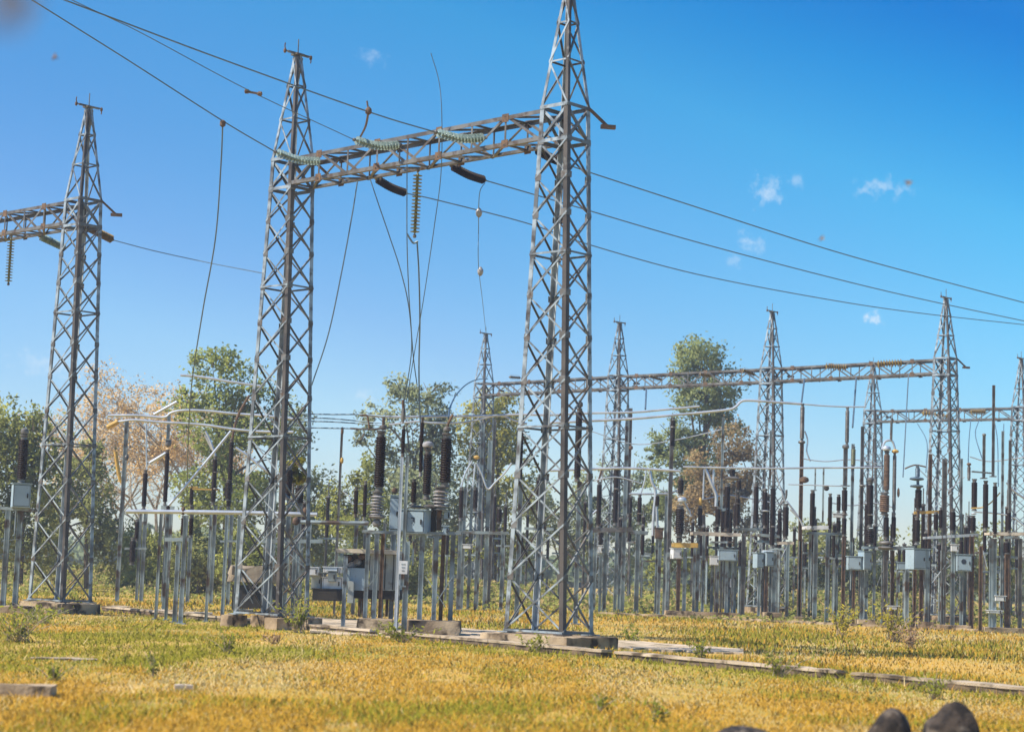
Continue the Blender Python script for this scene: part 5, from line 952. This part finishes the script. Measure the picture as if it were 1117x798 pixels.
# climber with yellow leaves inside the middle tower
p = at(322, 516, 61.6); root = thing('climbing_plant', 'bright yellow green climber growing over an insulator inside the middle tower', 'plant', (p.x, p.y, 0))
mb = MB(); q0 = Vector((p.x + .15, p.y, 0)); mb.tube(catmull([q0, q0.lerp(p, .5) + Vector((.12, 0, 0)), p], 6), [.03 - .0015 * i for i in range(13)], 6); mb.build('stem', 'bark', root)
V, C, NR = leaf_cloud([(322, 508, 11, 12), (316, 520, 8, 12), (330, 518, 8, 10), (324, 524, 12, 8)], 61.6, 700, .12, RNG, YELLOW and ((.24, .26, .03), (.48, .42, .05))); o = raw_mesh('leaves', V - np.array(ORG[root.name]), 4, 'leaf', C, NR); o.parent = root

# ------------------------------------------------------------------ foreground stones
def boulder(name, label, x, ytop, wpx, Yd, flat=1.0, seed=3, group=None, m='boulder_rock'):
    s_ = Yd / F_PX; top = at(x, ytop, Yd); r = wpx * s_ / 2; t0 = -.75; n1, n2 = 28, 18; vs = []; rg = np.random.default_rng(seed); ph = rg.random((6, 3)) * 6; fr = rg.normal(size=(6, 3)) * 3.2
    H = (top.z + .06) / (1 - math.sin(t0))
    for j in range(n2 + 1):
        t = t0 + (math.pi / 2 - t0) * j / n2
        for i in range(n1):
            a = 2 * math.pi * i / n1; d = np.array([math.cos(a) * math.cos(t) ** .8, math.sin(a) * math.cos(t) ** .8, math.sin(t)]); k = 1 + .035 * sum(math.sin(float(fr[q] @ d) + ph[q, 0]) for q in range(6))
            vs.append((top.x + d[0] * r * k, Yd + d[1] * r * .9 * k, -.06 + (d[2] - math.sin(t0)) * H * (k if j < n2 else 1)))
    fs = [(j * n1 + i, j * n1 + (i + 1) % n1, (j + 1) * n1 + (i + 1) % n1, (j + 1) * n1 + i) for j in range(n2) for i in range(n1)]
    mb = MB(); mb.add(vs, fs); return tag(mb.build(name, m, origin=(top.x, Yd, 0)), label, 'stone', group)
boulder('boulder', 'left one of two round mottled boulders at the bottom edge', 969, 772, 56, 20.2, seed=5)
boulder('boulder', 'right darker one of two round boulders at the bottom edge', 1036, 773, 60, 20.4, seed=8)
boulder('rock', 'low flat stone showing its top at the bottom edge left of the boulders', 808, 792, 84, 20.2, seed=12)
p = gnd(12, 758); block('concrete_slab', 'blurred grey slab poking in from the left edge of the field', 'slab', (p.x, p.y, 0), (1.15, .5, .2), .05, 'concrete', .015, 'loose concrete slabs in the grass')
p = gnd(200, 752); block('stone_block', 'tiny stone block alone in the left part of the field', 'stone', (p.x, p.y, 0), (.27, .25, .13), .2, 'pale_concrete', .012, None, .1)
p = gnd(70, 719); block('concrete_slab', 'half buried pale slab in the left field behind the small weed', 'slab', (p.x, p.y, 0), (1.2, .5, .08), .05, 'pale_kerb_concrete', .02, 'loose concrete slabs in the grass')
# ------------------------------------------------------------------ insects and twig
def insect(label, x, y, Yd, ln, ang):
    p = at(x, y, Yd); root = thing('flying_insect', label, 'insect', p); d = Vector((math.cos(ang), .2, math.sin(ang))).normalized(); mb = MB()
    mb.lathe(p - d * ln / 2, d, [(.0005, 0), (ln * .12, ln * .15), (ln * .16, ln * .4), (ln * .09, ln * .55), (ln * .15, ln * .68), (ln * .10, ln * .8), (ln * .11, ln * .9), (.0005, ln)], 10); mb.build('body', 'insect_chitin', root)
    for s_ in (-1, 1):
        mb = MB(); u = d.cross(Vector((0, 1, 0))).normalized(); b = p + d * ln * .15; e = b + Vector((0, s_ * ln * .5, 0)) + u * ln * .35 * -1
        mb.plate(b, e, d * -ln * .22, u * ln * .015); mb.build('wing', 'sand', root, False)
insect('upright brown insect flying near the top left corner', 59, 62, 16, .072, 1.3)
insect('brown insect flying just above the highest right power line', 896, 259.5, 16, .062, .9)
insect('orange brown insect flying level beside the wispy cloud at right', 991, 198.5, 16, .075, .05)
p = at(4, 2, 1.9); root = thing('twig', 'out of focus twig with dry leaves hanging into the top left corner', 'twig', p)
mb = MB(); mb.tube(catmull([p + Vector((-.04, 0, .25)), p + Vector((-.01, 0, .1)), p], 4), .003, 6); mb.build('stem', 'twig_bark', root)
for i, (dx, dz, a) in enumerate(((.004, -.004, .8), (.018, .006, 1.7), (.0, -.012, 2.4))):
    mb = MB(); c = p + Vector((dx, 0, dz)); d = Vector((math.cos(a), .3, math.sin(a))).normalized(); s_ = d.cross(Vector((0, 1, 0))).normalized()
    mb.add([c - d * .03, c - s_ * .014 + Vector((0, .002, 0)), c + d * .034, c + s_ * .014 + Vector((0, .002, 0)), c + Vector((0, -.002, 0))], [(0, 1, 4), (1, 2, 4), (2, 3, 4), (3, 0, 4)]); mb.build('leaf', 'bark' if i else 'rusty_iron', root, False)

# ------------------------------------------------------------------ haze
hz = MB(); hz.box((0, 200, 11), (900, 640, 24)); 
mh = bpy.data.materials.new('haze'); mh.use_nodes = True; th = mh.node_tree; th.nodes.clear(); oh = th.nodes.new('ShaderNodeOutputMaterial'); pv = th.nodes.new('ShaderNodeVolumePrincipled')
pv.inputs['Color'].default_value = (.86, .92, 1.0, 1); pv.inputs['Density'].default_value = .0008; pv.inputs['Anisotropy'].default_value = .2; th.links.new(pv.outputs[0], oh.inputs['Volume']); MAT['haze'] = mh
ho = hz.build('haze', 'haze', smooth=False); tag(ho, 'thin pale air haze over the whole yard', 'haze', kind='stuff')
